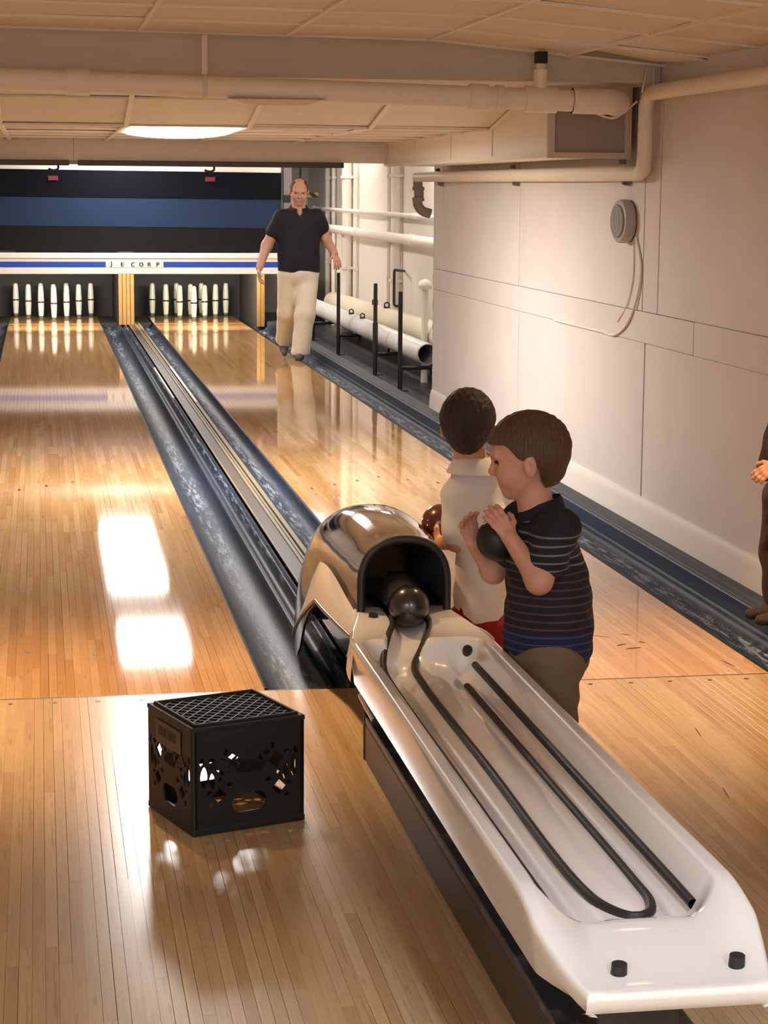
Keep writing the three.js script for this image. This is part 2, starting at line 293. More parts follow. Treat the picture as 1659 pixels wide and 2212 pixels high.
// ---- gutters
const arc = (x0, x1, depth, n = 14, lip = 0.012) => { const p = [[x0, 0]]; for (let i = 0; i <= n; i++) { const t = i / n, a = Math.PI * t; p.push([lerp(x0 + lip, x1 - lip, (1 - Math.cos(a)) / 2), -depth * Math.pow(Math.sin(a), 0.8)]); } p.push([x1, 0]); return p; };
{
  const dv = struct('floor_division', 'double gutter with wooden ball-return track between the two lanes', 'gutter');
  mesh('gutter_channel', extrudeZ(arc(-GAP + 0.001, -0.10, 0.055), -0.03, -17.7, -0.10), M.gutterA, dv);
  mesh('ball_groove', extrudeZ([[-0.10, 0.003], [-0.094, 0.004], [-0.088, 0.0], [-0.078, -0.022], [-0.062, -0.03], [-0.046, -0.022], [-0.036, 0.0], [-0.03, 0.006], [-0.024, 0.004], [-0.018, -0.02], [0.01, -0.02]], -0.03, -17.7, -0.10), M.gutterB, dv);
  mesh('track_bed', extrudeZ([[0.01, 0.001], [0.078, 0.001]], -0.2, -17.7, -0.10), M.trackBrown, dv);
  for (const [a, b, h] of [[0.010, 0.018, 0.008], [0.078, 0.094, 0.010], [0.10, 0.112, 0.006], [0.118, 0.140, 0.012]]) mesh('track_strip', box2(a, b, -0.02, h, -17.7, -0.2, 0.002), M.trackPale, dv);
  mesh('track_filler', box2(0.079, 0.141, -0.10, -0.004, -17.7, -0.2), M.dark, dv);
  mesh('gutter_channel', extrudeZ(arc(0.141, GAP - 0.001, 0.055), -0.03, -17.7, -0.10), M.gutterB, dv);
  mesh('pale_strip', box2(-0.022, -0.008, -0.01, 0.0075, -11.6, -9.0), M.white, dv); mesh('pale_strip', box2(0.118, 0.138, 0.0125, 0.0155, -11.6, -8.6), M.white, dv);
  const rg = struct('floor_gutter', 'blue grey gutter and raised ledge along the panelled wall', 'gutter');
  mesh('gutter_channel', extrudeZ(arc(LE + 0.001, 1.565, 0.05), 0.0, -17.0, -0.10), M.gutterC, rg);
  mesh('riser', box2(1.566, 1.584, -0.10, 0.058, -17.0, 3.0, 0.003), M.navy, rg);
  mesh('ledge_board', box2(1.5845, 1.70, -0.02, 0.062, -17.0, 3.0, 0.004), M.ledge, rg);
  const lg = struct('floor_gutter', 'blue grey gutter at the left edge of the picture', 'gutter');
  mesh('gutter_channel', extrudeZ(arc(-1.61, -LE - 0.001, 0.05), 0, -17.7, -0.10), M.gutterC, lg);
  mesh('division_bed', box2(-1.98, -1.611, -0.10, -0.005, -17.7, 0), M.trackBrown, lg);
  const rf = struct('floor_recess', 'dark blue painted floor under the stored pipes', 'floor');
  mesh('slab', box2(1.70, 2.6, -0.12, -0.02, -20, -7.6), M.recess, rf);
}
// ---- right wall, panelled
{
  const w = struct('wall_right', 'off-white panelled wall beside the lane', 'wall');
  mesh('core', box2(1.714, 1.90, -0.1, 2.35, -7.6, 7.6), M.wallGap, w);
  mesh('end_cap', box2(1.70, 1.905, 0.0, 2.35, -7.62, -7.59), M.wall, w);
  const up = [-7.59, -7.3, -5.07, -2.66, -2.43, 0, 2.44, 4.88, 7.5], lo = [-7.59, -7.3, -5.05, -2.60, 0, 2.44, 4.88, 7.5];
  for (let i = 0; i < up.length - 1; i++) mesh('wall_panel', metreUV(box2(1.70, 1.7145, 1.031, 2.30, up[i] + (i === 3 || i === 4 ? 0.007 : 0.004), up[i + 1] - (i === 2 || i === 3 ? 0.007 : 0.004), 0.002), i * 0.7), M.wall, w);
  for (let i = 0; i < lo.length - 1; i++) mesh('wall_panel', metreUV(box2(1.70, 1.7145, 0.15, 0.889, lo[i] + (i === 3 ? 0.009 : 0.004), lo[i + 1] - (i === 2 ? 0.009 : 0.004), 0.002), i * 0.9, 0.4), M.wall, w);
  mesh('rail_board', metreUV(box2(1.694, 1.7145, 0.891, 1.029, -7.59, -1.9, 0.003)), M.wall, w); mesh('rail_board', metreUV(box2(1.695, 1.7145, 0.89, 1.03, -1.897, 7.5, 0.003)), M.wall, w);
  const bb = struct('baseboard_right', 'scuffed white baseboard under the wall panels', 'baseboard');
  mesh('board', metreUV(extrudeZ([[1.678, 0.062], [1.682, 0.150], [1.690, 0.184], [1.698, 0.19], [1.7135, 0.19]], 3.0, -7.6, 0.05)), M.white, bb);
  const chip = std(0x2a2520, 0.9); for (const [y, h, d] of [[0.965, 0.05, 0.008], [0.93, 0.02, 0.02], [0.78, 0.06, 0.006], [0.63, 0.03, 0.010], [0.47, 0.07, 0.006], [0.36, 0.03, 0.012], [0.24, 0.05, 0.006]]) mesh('paint_chip', box2(1.6994, 1.7015, y - h / 2, y + h / 2, -7.6206, -7.6206 + d), chip, w);
  const m = struct('wall_recess', 'white wall of the recess behind the stored pipes', 'wall');
  mesh('side_face', metreUV(box2(2.45, 2.6, -0.1, 2.4, -20, -7.0)), M.white, m);
  mesh('return_face', metreUV(box2(1.905, 2.6, -0.1, 2.4, -7.6, -7.4)), M.white, m);
  const f = struct('wall_back', 'far end wall behind the pin decks', 'wall'); mesh('face', metreUV(box2(-3.8, 2.6, -0.5, 2.4, -20.2, -20)), M.white, f);
  const l = struct('wall_left', 'painted wall beyond the far left lane', 'wall'); mesh('face', metreUV(box2(-3.9, -3.72, -0.1, 2.4, -20, 7.6)), M.wall, l);
  const b = struct('wall_front', 'painted wall behind the seating end', 'wall'); mesh('face', metreUV(box2(-3.9, 1.9, -0.1, 2.4, 7.5, 7.7)), M.wall, b);
}
// ---- near ceiling: suspended tiles that sag towards the wall
const ceilY = x => x < 0.66 ? 2.212 - 0.010 * (x + 1.1) : 2.194 - 0.088 * (x - 0.66);
{
  const c = struct('ceiling', 'sagging suspended tile ceiling above the approach', 'ceiling');
  const T = 0.61, xs = []; for (let x = 0.66 - 7 * T; x < 1.72; x += T) xs.push(x); xs.push(1.74); const zs = []; for (let z = -2.45; z < 7.4; z += T) zs.push(z);
  const tileGeo = w => metreUV(box(w, 0.012, T - 0.012, 0, 0.012, 0, 0.002)), full = tileGeo(T - 0.012);
  for (let i = 0; i < xs.length - 1; i++) {
    const w = xs[i + 1] - xs[i], xc = (xs[i] + xs[i + 1]) / 2, g = Math.abs(w - T) < 0.01 ? full : tileGeo(w - 0.012), slope = (ceilY(xs[i + 1]) - ceilY(xs[i])) / w;
    for (const z of zs) {
      const t = mesh('ceiling_tile', g, M.tile, c); t.position.set(xc, ceilY(xc) + rr(-0.002, 0.003), z + T / 2); t.rotation.set(rr(-0.008, 0.008), 0, Math.atan(slope) + rr(-0.006, 0.006));
      if (i === 8 && z < -2.4) { t.rotation.set(0.05, 0, Math.atan(slope) - 0.075); t.position.y += 0.004; }
    }
    for (const z of zs) { const b = mesh('grid_bar', box(w, 0.012, 0.014, 0, 0, 0, 0.002), M.tbar, c); b.position.set(xc, ceilY(xc) + 0.003, z + (z === zs[0] ? 0.011 : 0)); b.rotation.z = Math.atan(slope); }
    mesh('grid_bar', box2(xs[i] - 0.010, xs[i] + 0.010, -0.007, 0.006, -2.45, 7.5, 0.002), M.tbar, c).position.y = ceilY(xs[i]) + 0.003;
  }
  mesh('slab', box2(-3.8, 2.6, 2.34, 2.46, -20, 7.6), M.white, c);
}
// ---- dropped beam and the lower sloping ceiling over the lanes
{
  const b = struct('ceiling_beam', 'beige dropped beam crossing above the foul line', 'beam');
  mesh('beam_body', metreUV(box2(-3.72, 1.70, 2.03, 2.34, -2.78, -2.47, 0.006)), M.beam, b);
  const c = struct('ceiling_lower', 'lower tiled ceiling sloping down behind the pipe', 'ceiling');
  const T = 0.61, xs = []; for (let x = 0.055 - 6 * T; x < 1.2; x += T) xs.push(x); xs.push(1.285);
  const prof = [[-2.79, 2.086], [-3.395, 1.979], [-4.0, 1.872], [-4.62, 1.872], [-5.24, 1.872], [-5.86, 1.872], [-6.48, 1.872], [-7.10, 1.872]];
  for (let k = 0; k < prof.length - 1; k++) {
    const [z0, y0] = prof[k], [z1, y1] = prof[k + 1], L = Math.hypot(z1 - z0, y1 - y0), pitch = Math.atan2(y1 - y0, z1 - z0) + Math.PI;
    for (let i = 0; i < xs.length - 1; i++) {
      if (i === 5 && (k === 2 || k === 3)) continue;                 // here the light fixture hangs
      const w = xs[i + 1] - xs[i], g = metreUV(box(w - 0.014, 0.012, L - 0.014, 0, 0.012, 0, 0.002), i * 0.6, k * 0.6);
      const t = mesh('ceiling_tile', g, M.tile, c); t.position.set((xs[i] + xs[i + 1]) / 2, (y0 + y1) / 2 + rr(-0.003, 0.003), (z0 + z1) / 2); t.rotation.set(-pitch + rr(-0.006, 0.006), 0, rr(-0.006, 0.006));
      const bar = mesh('grid_bar', box(w, 0.012, 0.024, 0, 0, 0, 0.002), M.tbar, c); bar.position.set((xs[i] + xs[i + 1]) / 2, y0 - 0.002, z0);
    }
    for (const x of xs) { const bar = mesh('grid_bar', box(0.024, 0.012, L, 0, 0, 0, 0.002), M.tbar, c); bar.position.set(x, (y0 + y1) / 2 - 0.003, (z0 + z1) / 2); bar.rotation.x = -pitch; }
  }
  const s = struct('ceiling_soffit', 'beige soffit board across the lanes above the black rails', 'soffit');
  mesh('board', metreUV(box2(-3.72, -0.7605, 1.738, 2.34, -7.26, -7.11, 0.004)), M.beam, s); mesh('board', metreUV(box2(-0.76, 1.285, 1.738, 2.34, -7.26, -7.108, 0.004)), M.beam, s);
}
// ================================================================ lights
{
  const t = thing('ceiling_light', 'glowing rectangular ceiling light above the lanes', 'ceiling light', [-0.25, 1.872, -4.62]);
  mesh('housing', box2(-0.295, 0.295, -0.006, 0.05, -0.61, 0.61, 0.004), M.tbar, t);
  const rows = []; for (let i = 0; i <= 16; i++) { const z = lerp(-0.6, 0.6, i / 16), e = Math.pow(Math.sin(Math.PI * clamp(i / 16, 0, 1)), 0.35), row = []; for (let j = 0; j <= 16; j++) { const x = lerp(-0.285, 0.285, j / 16), a = Math.pow(Math.max(0, Math.sin(Math.PI * j / 16)), 0.4); row.push(V(x, -0.004 - 0.042 * a * e, z)); } rows.push(row); }
  mesh('lens', surface(rows), M.lens, t);
  areaLight(t, LIGHT.neutral, LIGHT.visible, 0.54, 1.16, [0, -0.052, 0], [-0.25, 0, -4.62]);
}
for (const [z, L, lab] of [[-10.65, 1.3, 'ceiling light behind the soffit mirrored nearer the crate'], [-13.7, 1.22, 'ceiling light behind the soffit over mid lane'], [-14.98, 1.15, 'ceiling light behind the soffit between its two neighbours'], [-16.1, 0.95, 'ceiling light behind the soffit just before the masking board']]) {
  const t = thing('ceiling_light', lab, 'ceiling light', [-0.10, 2.34, z], 'lights behind the soffit');
  mesh('housing', box2(-0.305, 0.305, -0.08, 0, -L / 2, L / 2, 0.004), M.tbar, t); mesh('lens', box2(-0.29, 0.29, -0.092, -0.081, -L / 2 + 0.02, L / 2 - 0.02), M.lensFar, t);
  areaLight(t, LIGHT.neutral, LIGHT.far, 0.56, L - 0.06, [0, -0.1, 0], [-0.10, 0, z]);
}
{
  for (const [z, lab] of [[-10.4, 'recess ceiling light above the open end of the white pipe'], [-15.6, 'recess ceiling light above the far end of the white pipe']]) { const t = thing('ceiling_light', lab, 'ceiling light', [2.05, 2.34, z], 'recess lights');
  mesh('housing', box2(-0.16, 0.16, -0.08, 0, -1.2, 1.2, 0.004), M.tbar, t); mesh('lens', box2(-0.15, 0.15, -0.092, -0.081, -1.18, 1.18), M.lensFar, t);
  areaLight(t, LIGHT.neutral, LIGHT.far * 0.2, 0.28, 2.3, [0, -0.1, 0], [2.05, 0, z]); }
}
// recessed downlights: warm, narrow
function downlight(x, z, power, angle, lab) {
  const y = ceilY(x) - 0.008, t = thing('ceiling_downlight', lab, 'downlight', [x, y, z], 'recessed downlights');
  mesh('trim_ring', new THREE.TorusGeometry(0.062, 0.008, 8, 28).rotateX(Math.PI / 2), M.tbar, t); mesh('bulb', new THREE.CylinderGeometry(0.052, 0.052, 0.006, 24), M.bulb, t).position.y = 0.002;
  const s = new THREE.SpotLight(z > 2 ? LIGHT.cool : LIGHT.warm, power, 0, angle, 1.0, 2); s.name = 'bulb_light'; s.position.set(0, -0.03, 0); s.target.position.set(0, -1.5, 0); s.castShadow = true; s.shadow.radius = 2; t.add(s); t.add(s.target);
}
downlight(-0.80, 0.12, LIGHT.spot, 0.70, 'recessed downlight above the foul line of the left lane');
downlight(0.97, 0.12, LIGHT.spot, 0.70, 'recessed downlight above the foul line of the wall-side lane');
downlight(-2.4, 0.12, LIGHT.spot, 0.70, 'recessed downlight above the unseen outer lane');
downlight(0.12, 3.35, LIGHT.near, 0.70, 'recessed downlight above the near end of the ball return');
for (const x of [-2.4, 0.35]) {
  const t = thing('ceiling_light', x < -1 ? 'seating area ceiling light by the left wall' : 'seating area ceiling light behind the ball return', 'ceiling light', [x, ceilY(x), 6.7], 'seating lights');
  mesh('housing', box2(-0.3, 0.3, -0.01, 0.02, -0.6, 0.6, 0.004), M.tbar, t); mesh('lens', box2(-0.28, 0.28, -0.018, -0.011, -0.58, 0.58), M.lens, t);
  areaLight(t, LIGHT.cool, LIGHT.lobby, 0.54, 1.14, [0, -0.026, 0], [x, 0, 6.7]);
}
// ================================================================ pipes and duct
{
  const t = thing('water_pipe', 'thick cream pipe crossing under the dropped beam', 'pipe');
  const y = x => 2.0 - 0.022 * (x + 1.13), z = -2.35, at = x => V(x, y(x), z);
  mesh('pipe_run', sweep([at(-3.7), at(-1), at(0), at(0.9), at(1.30)], 0.046, 24), M.pipe, t);
  for (const [x, w] of [[-0.82, 0.10], [0.86, 0.08], [0.95, 0.03]]) mesh('coupling', between(at(x - w / 2), at(x + w / 2), 0.055, 0.055, 24), M.pipe, t);
  mesh('tee_fitting', merge([between(at(1.06), at(1.20), 0.056, 0.056, 24), between(at(1.13), V(1.13, 2.075, z), 0.032, 0.03, 18)]), M.pipe, t);
  mesh('riser_nipple', between(V(1.13, 2.07, z), V(1.13, 2.11, z), 0.02, 0.02, 14), M.pipe, t); mesh('riser_cap', box(0.05, 0.05, 0.05, 1.13, 2.125, z, 0.006), M.dark, t);
  mesh('elbow_fitting', curve([at(1.27), at(1.36), V(1.44, 1.945, -2.37), V(1.50, 1.945, -2.45), V(1.53, 1.948, -2.60)], 0.054, 24, 20), M.pipe, t);
  mesh('strap_hanger', merge([box(0.022, 0.16, 0.004, -0.30, 2.11, z + 0.02), new THREE.TorusGeometry(0.05, 0.007, 8, 24).rotateY(Math.PI / 2).translate(-0.30, y(-0.3), z)]), M.pipe, t);
  mesh('paint_drip_patch', new THREE.CylinderGeometry(0.20, 0.11, 0.024, 4, 1).rotateY(Math.PI / 4).scale(1.45, 1, 0.4).translate(0.0, y(0) - 0.054, z), M.pipe, t);
}
{
  const t = thing('heating_pipe', 'cream pipe run bending down the panelled wall under the duct', 'pipe');
  mesh('pipe_run', pipe([V(1.645, 1.985, 3.2), V(1.645, 1.99, -2.50), V(1.645, 1.645, -2.50), V(1.640, 1.655, -7.95)], 0.034, 0.07, 160, 18), M.pipe, t);
  
  for (const z of [-2.9, -5.1, -7.3]) { mesh('bracket', merge([box(0.03, 0.022, 0.014, 1.676, 1.608, z), box(0.012, 0.022, 0.05, 1.684, 1.603, z)]), M.grey, t); mesh('bracket', box(0.03, 0.02, 0.03, 1.66, 1.70, z), M.grey, t); }
  const e = thing('drain_elbow', 'grey brown bent fitting hanging at the end of the wall pipe', 'pipe fitting');
  mesh('bend', curve([V(1.655, 1.645, -7.98), V(1.66, 1.60, -8.02), V(1.675, 1.53, -8.05), V(1.665, 1.47, -8.05), V(1.70, 1.42, -8.05), V(1.76, 1.40, -8.05)], 0.034, 40, 16), M.elbow, e);
  for (const y of [1.575, 1.50]) mesh('collar', cyl(0.043, 0.043, 0.025, 18), M.elbow, e).position.set(1.668, y, -8.04);
}
{
  const d = thing('air_duct', 'boxy cream duct hugging the top of the panelled wall', 'duct');
  mesh('duct_body', metreUV(box2(1.285, 1.655, 1.722, 2.30, -7.26, -2.80, 0.004)), M.pipe, d);
  for (const z of [-3.95, -5.0, -6.1]) mesh('seam', box2(1.279, 1.286, 1.722, 1.9, z - 0.006, z + 0.006), M.pipe, d);
  mesh('flange', box2(1.276, 1.288, 1.715, 1.737, -7.1, -2.79), M.pipe, d);
  for (const b of [[1.275, 1.305, 1.712, 2.03], [1.632, 1.662, 1.712, 2.03], [1.305, 1.632, 1.712, 1.738], [1.305, 1.632, 1.99, 2.03]]) mesh('end_frame', box2(...b, -2.80, -2.77), M.beam, d);
  mesh('end_panel', box2(1.30, 1.635, 1.735, 2.0, -2.80, -2.792), std(0xa09488, 0.7), d);
  const w = thing('cable_loop', 'slack pale cable hanging from the crossing pipe by the wall', 'cable'); mesh('cable', curve([V(1.30, 1.96, -2.62), V(1.42, 1.915, -2.6), V(1.52, 1.885, -2.58), V(1.58, 1.92, -2.58), V(1.62, 1.96, -2.55)], 0.005, 30, 8), M.pipe, w);
  const w2 = thing('cable_loop', 'dark cable sagging beside the pale one near the wall pipe', 'cable'); mesh('cable', curve([V(1.28, 1.955, -2.66), V(1.40, 1.93, -2.66), V(1.52, 1.90, -2.64), V(1.62, 1.94, -2.62)], 0.006, 30, 8), M.dark, w2);
  const w3 = thing('cable_loop', 'thin wires dropping from the ceiling gap by the wall', 'cable'); for (const [a, b] of [[1.60, 1.63], [1.65, 1.66]]) mesh('wire', between(V(a, 1.99, -2.42), V(b, 2.10, -2.45), 0.004), M.pipe, w3);
}
// black rails below the soffit
for (const [x0, x1, lab] of [[-3.6, -0.79, 'black rail under the soffit running out of frame'], [-0.735, 0.99, 'black rail under the soffit ending above the walking man']]) {
  const t = thing('soffit_rail', lab, 'rail', [0, 0, 0], 'rails under the soffit');
  mesh('bar', box2(x0, x1, 1.704, 1.738, -7.11, -7.07, 0.005), M.bar, t).rotation.z = 0;
}
for (const [x, lab] of [[-0.88, 'small black hook under the rail running out of frame'], [0.12, 'small black hook under the rail above the man']]) {
  const t = thing('rail_hook', lab, 'hook', [x, 1.704, -7.09]);
  mesh('hook_body', curve([V(0.02, 0, 0), V(0.02, -0.018, 0), V(0, -0.03, 0), V(-0.03, -0.026, 0), V(-0.042, -0.02, 0)], 0.007, 20, 8), M.black, t);
}
// wall speaker and its cords
{
  const t = thing('wall_speaker', 'grey oval speaker mounted high on the panelled wall', 'speaker', [1.70, 1.43, -2.90]);
  const ov = (a, b) => { const s = new THREE.Shape(); s.absellipse(0, 0, a, b, 0, Math.PI * 2, false, 0); return s; };
  const bodyG = new THREE.ExtrudeGeometry(ov(0.120, 0.088), { depth: 0.03, bevelEnabled: true, bevelSize: 0.012, bevelThickness: 0.012, bevelSegments: 3, curveSegments: 40 }).rotateY(-Math.PI / 2).translate(-0.012, 0, 0);
  mesh('housing', bodyG, M.speakerRim, t); mesh('grille', new THREE.ExtrudeGeometry(ov(0.100, 0.072), { depth: 0.006, bevelEnabled: true, bevelSize: 0.004, bevelThickness: 0.004, bevelSegments: 2, curveSegments: 40 }).rotateY(-Math.PI / 2).translate(-0.052, 0, 0), M.speaker, t);
  mesh('back_plate', new THREE.ExtrudeGeometry(ov(0.128, 0.098), { depth: 0.012, bevelEnabled: false, curveSegments: 40 }).rotateY(-Math.PI / 2), M.dark, t);
  mesh('cone_ring', new THREE.TorusGeometry(0.045, 0.004, 8, 30).rotateY(Math.PI / 2).translate(-0.061, 0, 0), M.speakerRim, t);
  const c = thing('speaker_cord', 'cream cord curling down the wall from the oval speaker', 'cord');
  mesh('cord', curve([V(1.694, 1.36, -2.76), V(1.694, 1.222, -2.67), V(1.692, 1.095, -2.71), V(1.687, 0.972, -2.83), V(1.688, 0.899, -3.04), V(1.69, 0.895, -3.3), V(1.69, 0.892, -4.2)], 0.006, 70, 8), M.white, c);
  const c2 = thing('speaker_cord', 'thinner cord hanging inside the curl of the speaker cord', 'cord');
  mesh('cord', curve([V(1.695, 1.33, -2.80), V(1.696, 1.18, -2.80), V(1.694, 1.05, -2.88), V(1.690, 0.96, -3.02)], 0.0035, 40, 8), M.white, c2);
}
// ================================================================ far end: masking, decks, pins
{
  const zf = -16.3, t = thing('masking_board', 'striped navy, slate and grey masking board above the pins', 'masking board', [0, 0, zf]);
  t.rotation.z = -0.006;
  const X0 = -3.7, X1 = 1.655;
  mesh('white_cap', box2(X0, X1, 1.752, 1.81, -0.06, -0.03), M.maskWhite, t);
  mesh('navy_panel', box2(X0, X1, 1.455, 1.75, -0.06, 0.0, 0.004), M.maskNavy, t); mesh('slate_panel', box2(X0, X1, 1.14, 1.454, -0.06, -0.004, 0.004), M.maskSlate, t); mesh('grey_panel', box2(X0, X1, 0.872, 1.139, -0.06, -0.008, 0.004), M.maskGrey, t);
  const s = thing('name_board', 'white board lettered J E CORP with a blue stripe above the pins', 'sign', [0, 0, zf]);
  mesh('board_panel', box2(X0, X1 + 0.02, 0.628, 0.858, -0.05, 0.03, 0.006), M.maskWhite, s);
  mesh('top_lip', box2(X0, X1 + 0.02, 0.80, 0.860, 0.03, 0.045, 0.006), M.maskWhite, s);
  mesh('blue_stripe', box2(X0, -0.278, 0.703, 0.763, 0.03, 0.034), M.maskBlue, s); mesh('blue_stripe', box2(0.353, X1 + 0.015, 0.703, 0.763, 0.03, 0.034), M.maskBlue, s);
  const plate = mesh('name_plate', box2(-0.276, 0.351, 0.703, 0.765, 0.03, 0.035), M.maskWhite, s);
  const font = await new FontLoader().loadAsync('fonts/droid/droid_sans_bold.typeface.json');
  for (const [ch, x] of [['J', -0.222], ['E', -0.098], ['C', 0.018], ['O', 0.110], ['R', 0.198], ['P', 0.292]]) {
    const g = new TextGeometry(ch, { font, size: 0.046, depth: 0.003, curveSegments: 3 }); g.computeBoundingBox(); const b = g.boundingBox; g.translate(-(b.min.x + b.max.x) / 2, -(b.min.y + b.max.y) / 2, 0).scale(1.12, 1.0, 1);
    mesh('letter', g, M.letter, plate).position.set(x, 0.734, 0.035);
  }
  for (const [x, lab] of [[-0.835, 'small red lamp on the navy band over the left lane'], [0.877, 'small red lamp on the navy band over the wall-side lane']]) {
    const r = thing('indicator_lamp', lab, 'lamp', [x, 1.663, zf]); mesh('lamp_lens', box(0.105, 0.048, 0.02, 0, 0, 0.012, 0.006), M.redLamp, r); mesh('bezel', box(0.118, 0.060, 0.008, 0, 0, 0.003, 0.003), M.black, r);
  }
  // tube behind the board lights the pin decks
  for (const [x, lab] of [[-0.835, 'tube light hidden behind the name board over the left deck'], [0.835, 'tube light hidden behind the name board over the wall-side deck']]) {
    const r = thing('deck_light', lab, 'tube light', [x, 0.70, -16.47], 'deck lights'); mesh('tube', between(V(-0.4, 0, 0), V(0.4, 0, 0), 0.016), M.lens, r);
    mesh('bracket', box2(-0.42, 0.42, 0.018, 0.248, -0.02, 0.0), M.black, r); areaLight(r, 0xfff3df, LIGHT.pit, 0.8, 0.05, [0, -0.02, -0.012], [x, 0.05, -18.4]);
  }
}
{
  const pit = struct('wall_pit', 'black pit curtain behind the pins', 'pit');
  mesh('curtain', box2(-3.7, 1.7, -0.3, 1.7, -19.62, -19.58), M.black, pit); mesh('pit_floor', box2(-3.7, 1.7, -0.35, -0.3, -19.6, -18.95), M.black, pit); mesh('pit_roof', box2(-3.7, 1.66, 0.95, 0.99, -19.6, -16.5), M.black, pit);
  const kb = (name, lab, x0, x1, z, boards) => {
    const k = thing(name, lab, 'kickback', [(x0 + x1) / 2, 0, z]); const w = x1 - x0;
    mesh('side_wall', box2(-w / 2 + 0.004, w / 2 - 0.004, -0.1, 0.945, -2.1, -0.03), M.kickSide, k);
    for (let i = 0; i < boards; i++) mesh('post_plank', metreUV(box2(-w / 2 + i * w / boards + 0.002, -w / 2 + (i + 1) * w / boards - 0.002, 0.0, 0.62, -0.03, 0.004 + (i % 2) * 0.006, 0.004), i * 0.07), M.kick, k);
    return k;
  };
  kb('kickback_post', 'tan plank post between the two pin decks', -0.105, 0.075, -17.3, 4);
  kb('kickback_post', 'narrow tan post at the wall side of the pins beside the man', 1.455, 1.545, -16.9, 2);
  kb('kickback_post', 'tan plank post beyond the left lane gutter', -1.76, -1.58, -17.3, 4);
  for (const x of [-1.465, -0.205, 0.192]) { const d = thing('deck_plate', x < -1 ? 'dark plate at the outer side of the left pin deck' : x < 0 ? 'dark plate between the left deck and the middle post' : 'dark plate between the middle post and the wall-side deck', 'plate', [x, 0, 0]); mesh('plate', box2(-0.099, 0.099, -0.10, -0.004, -19.0, -17.75), M.dark, d); }
  const gp = thing('frame_post', 'grey steel post at the end of the masking board behind the man', 'post', [1.735, 0, -16.33]); mesh('post', box2(-0.045, 0.045, 0.0, 2.3, -0.04, 0.04, 0.006), M.grey, gp); mesh('bolt_plate', box2(-0.06, 0.03, 1.42, 1.50, 0.03, 0.05, 0.004), M.dark, gp);
  const cr = thing('pull_rod', 'thin slanted rod beside the wall-side kickback', 'rod'); mesh('rod', between(V(1.66, 0.02, -16.6), V(1.78, 0.62, -16.6), 0.008), M.grey, cr);
}
// candlepins
{
  const prof = [[0, 0], [0.0265, 0], [0.0275, 0.004], [0.0315, 0.05], [0.0358, 0.12], [0.0378, 0.18], [0.0382, 0.2], [0.0378, 0.222], [0.0358, 0.28], [0.0325, 0.345], [0.0295, 0.38], [0.024, 0.3935], [0.013, 0.4], [0, 0.4]].map(p => new THREE.Vector2(...p));
  const g = new THREE.LatheGeometry(prof, 22), bandG = new THREE.CylinderGeometry(0.0390, 0.0390, 0.017, 22), footG = new THREE.CylinderGeometry(0.0302, 0.0284, 0.026, 22);
  const rows = [['head pin at the front', [0]], ['second row', [-0.5, 0.5]], ['third row', [-1, 0, 1]], ['back row', [-1.5, -0.5, 0.5, 1.5]]], S = 0.3048;
  const where = { '1': ['']};
  let proto = null;
  for (const side of [-1, 1]) rows.forEach(([rowName, xs], r) => xs.forEach((u, i) => {
    const laneName = side < 0 ? 'left lane' : 'wall-side lane';
    const place = r === 0 ? `front candlepin of the ${laneName} triangle` : `${r === 1 ? ['left', 'right'][i] : r === 2 ? ['left', 'middle', 'right'][i] : ['leftmost', 'second', 'third', 'rightmost'][i]} candlepin in the ${rowName} of the ${laneName}`;
    const p = thing('candlepin', `white banded ${place}`, 'bowling pin', [side * 0.835 + u * S, 0.001, -18.29 - r * 0.264], side < 0 ? 'candlepins on the left lane' : 'candlepins on the wall-side lane');
    mesh('pin_body', g, side < 0 ? M.pin : M.pinB, p); mesh('band', bandG, side < 0 ? M.bandRed : M.bandDark, p).position.y = 0.196; mesh('foot_ring', footG, M.pinFoot, p).position.y = 0.016;
    p.rotation.z = rr(-0.012, 0.012); p.rotation.y = rr(0, 3);
  }));
}
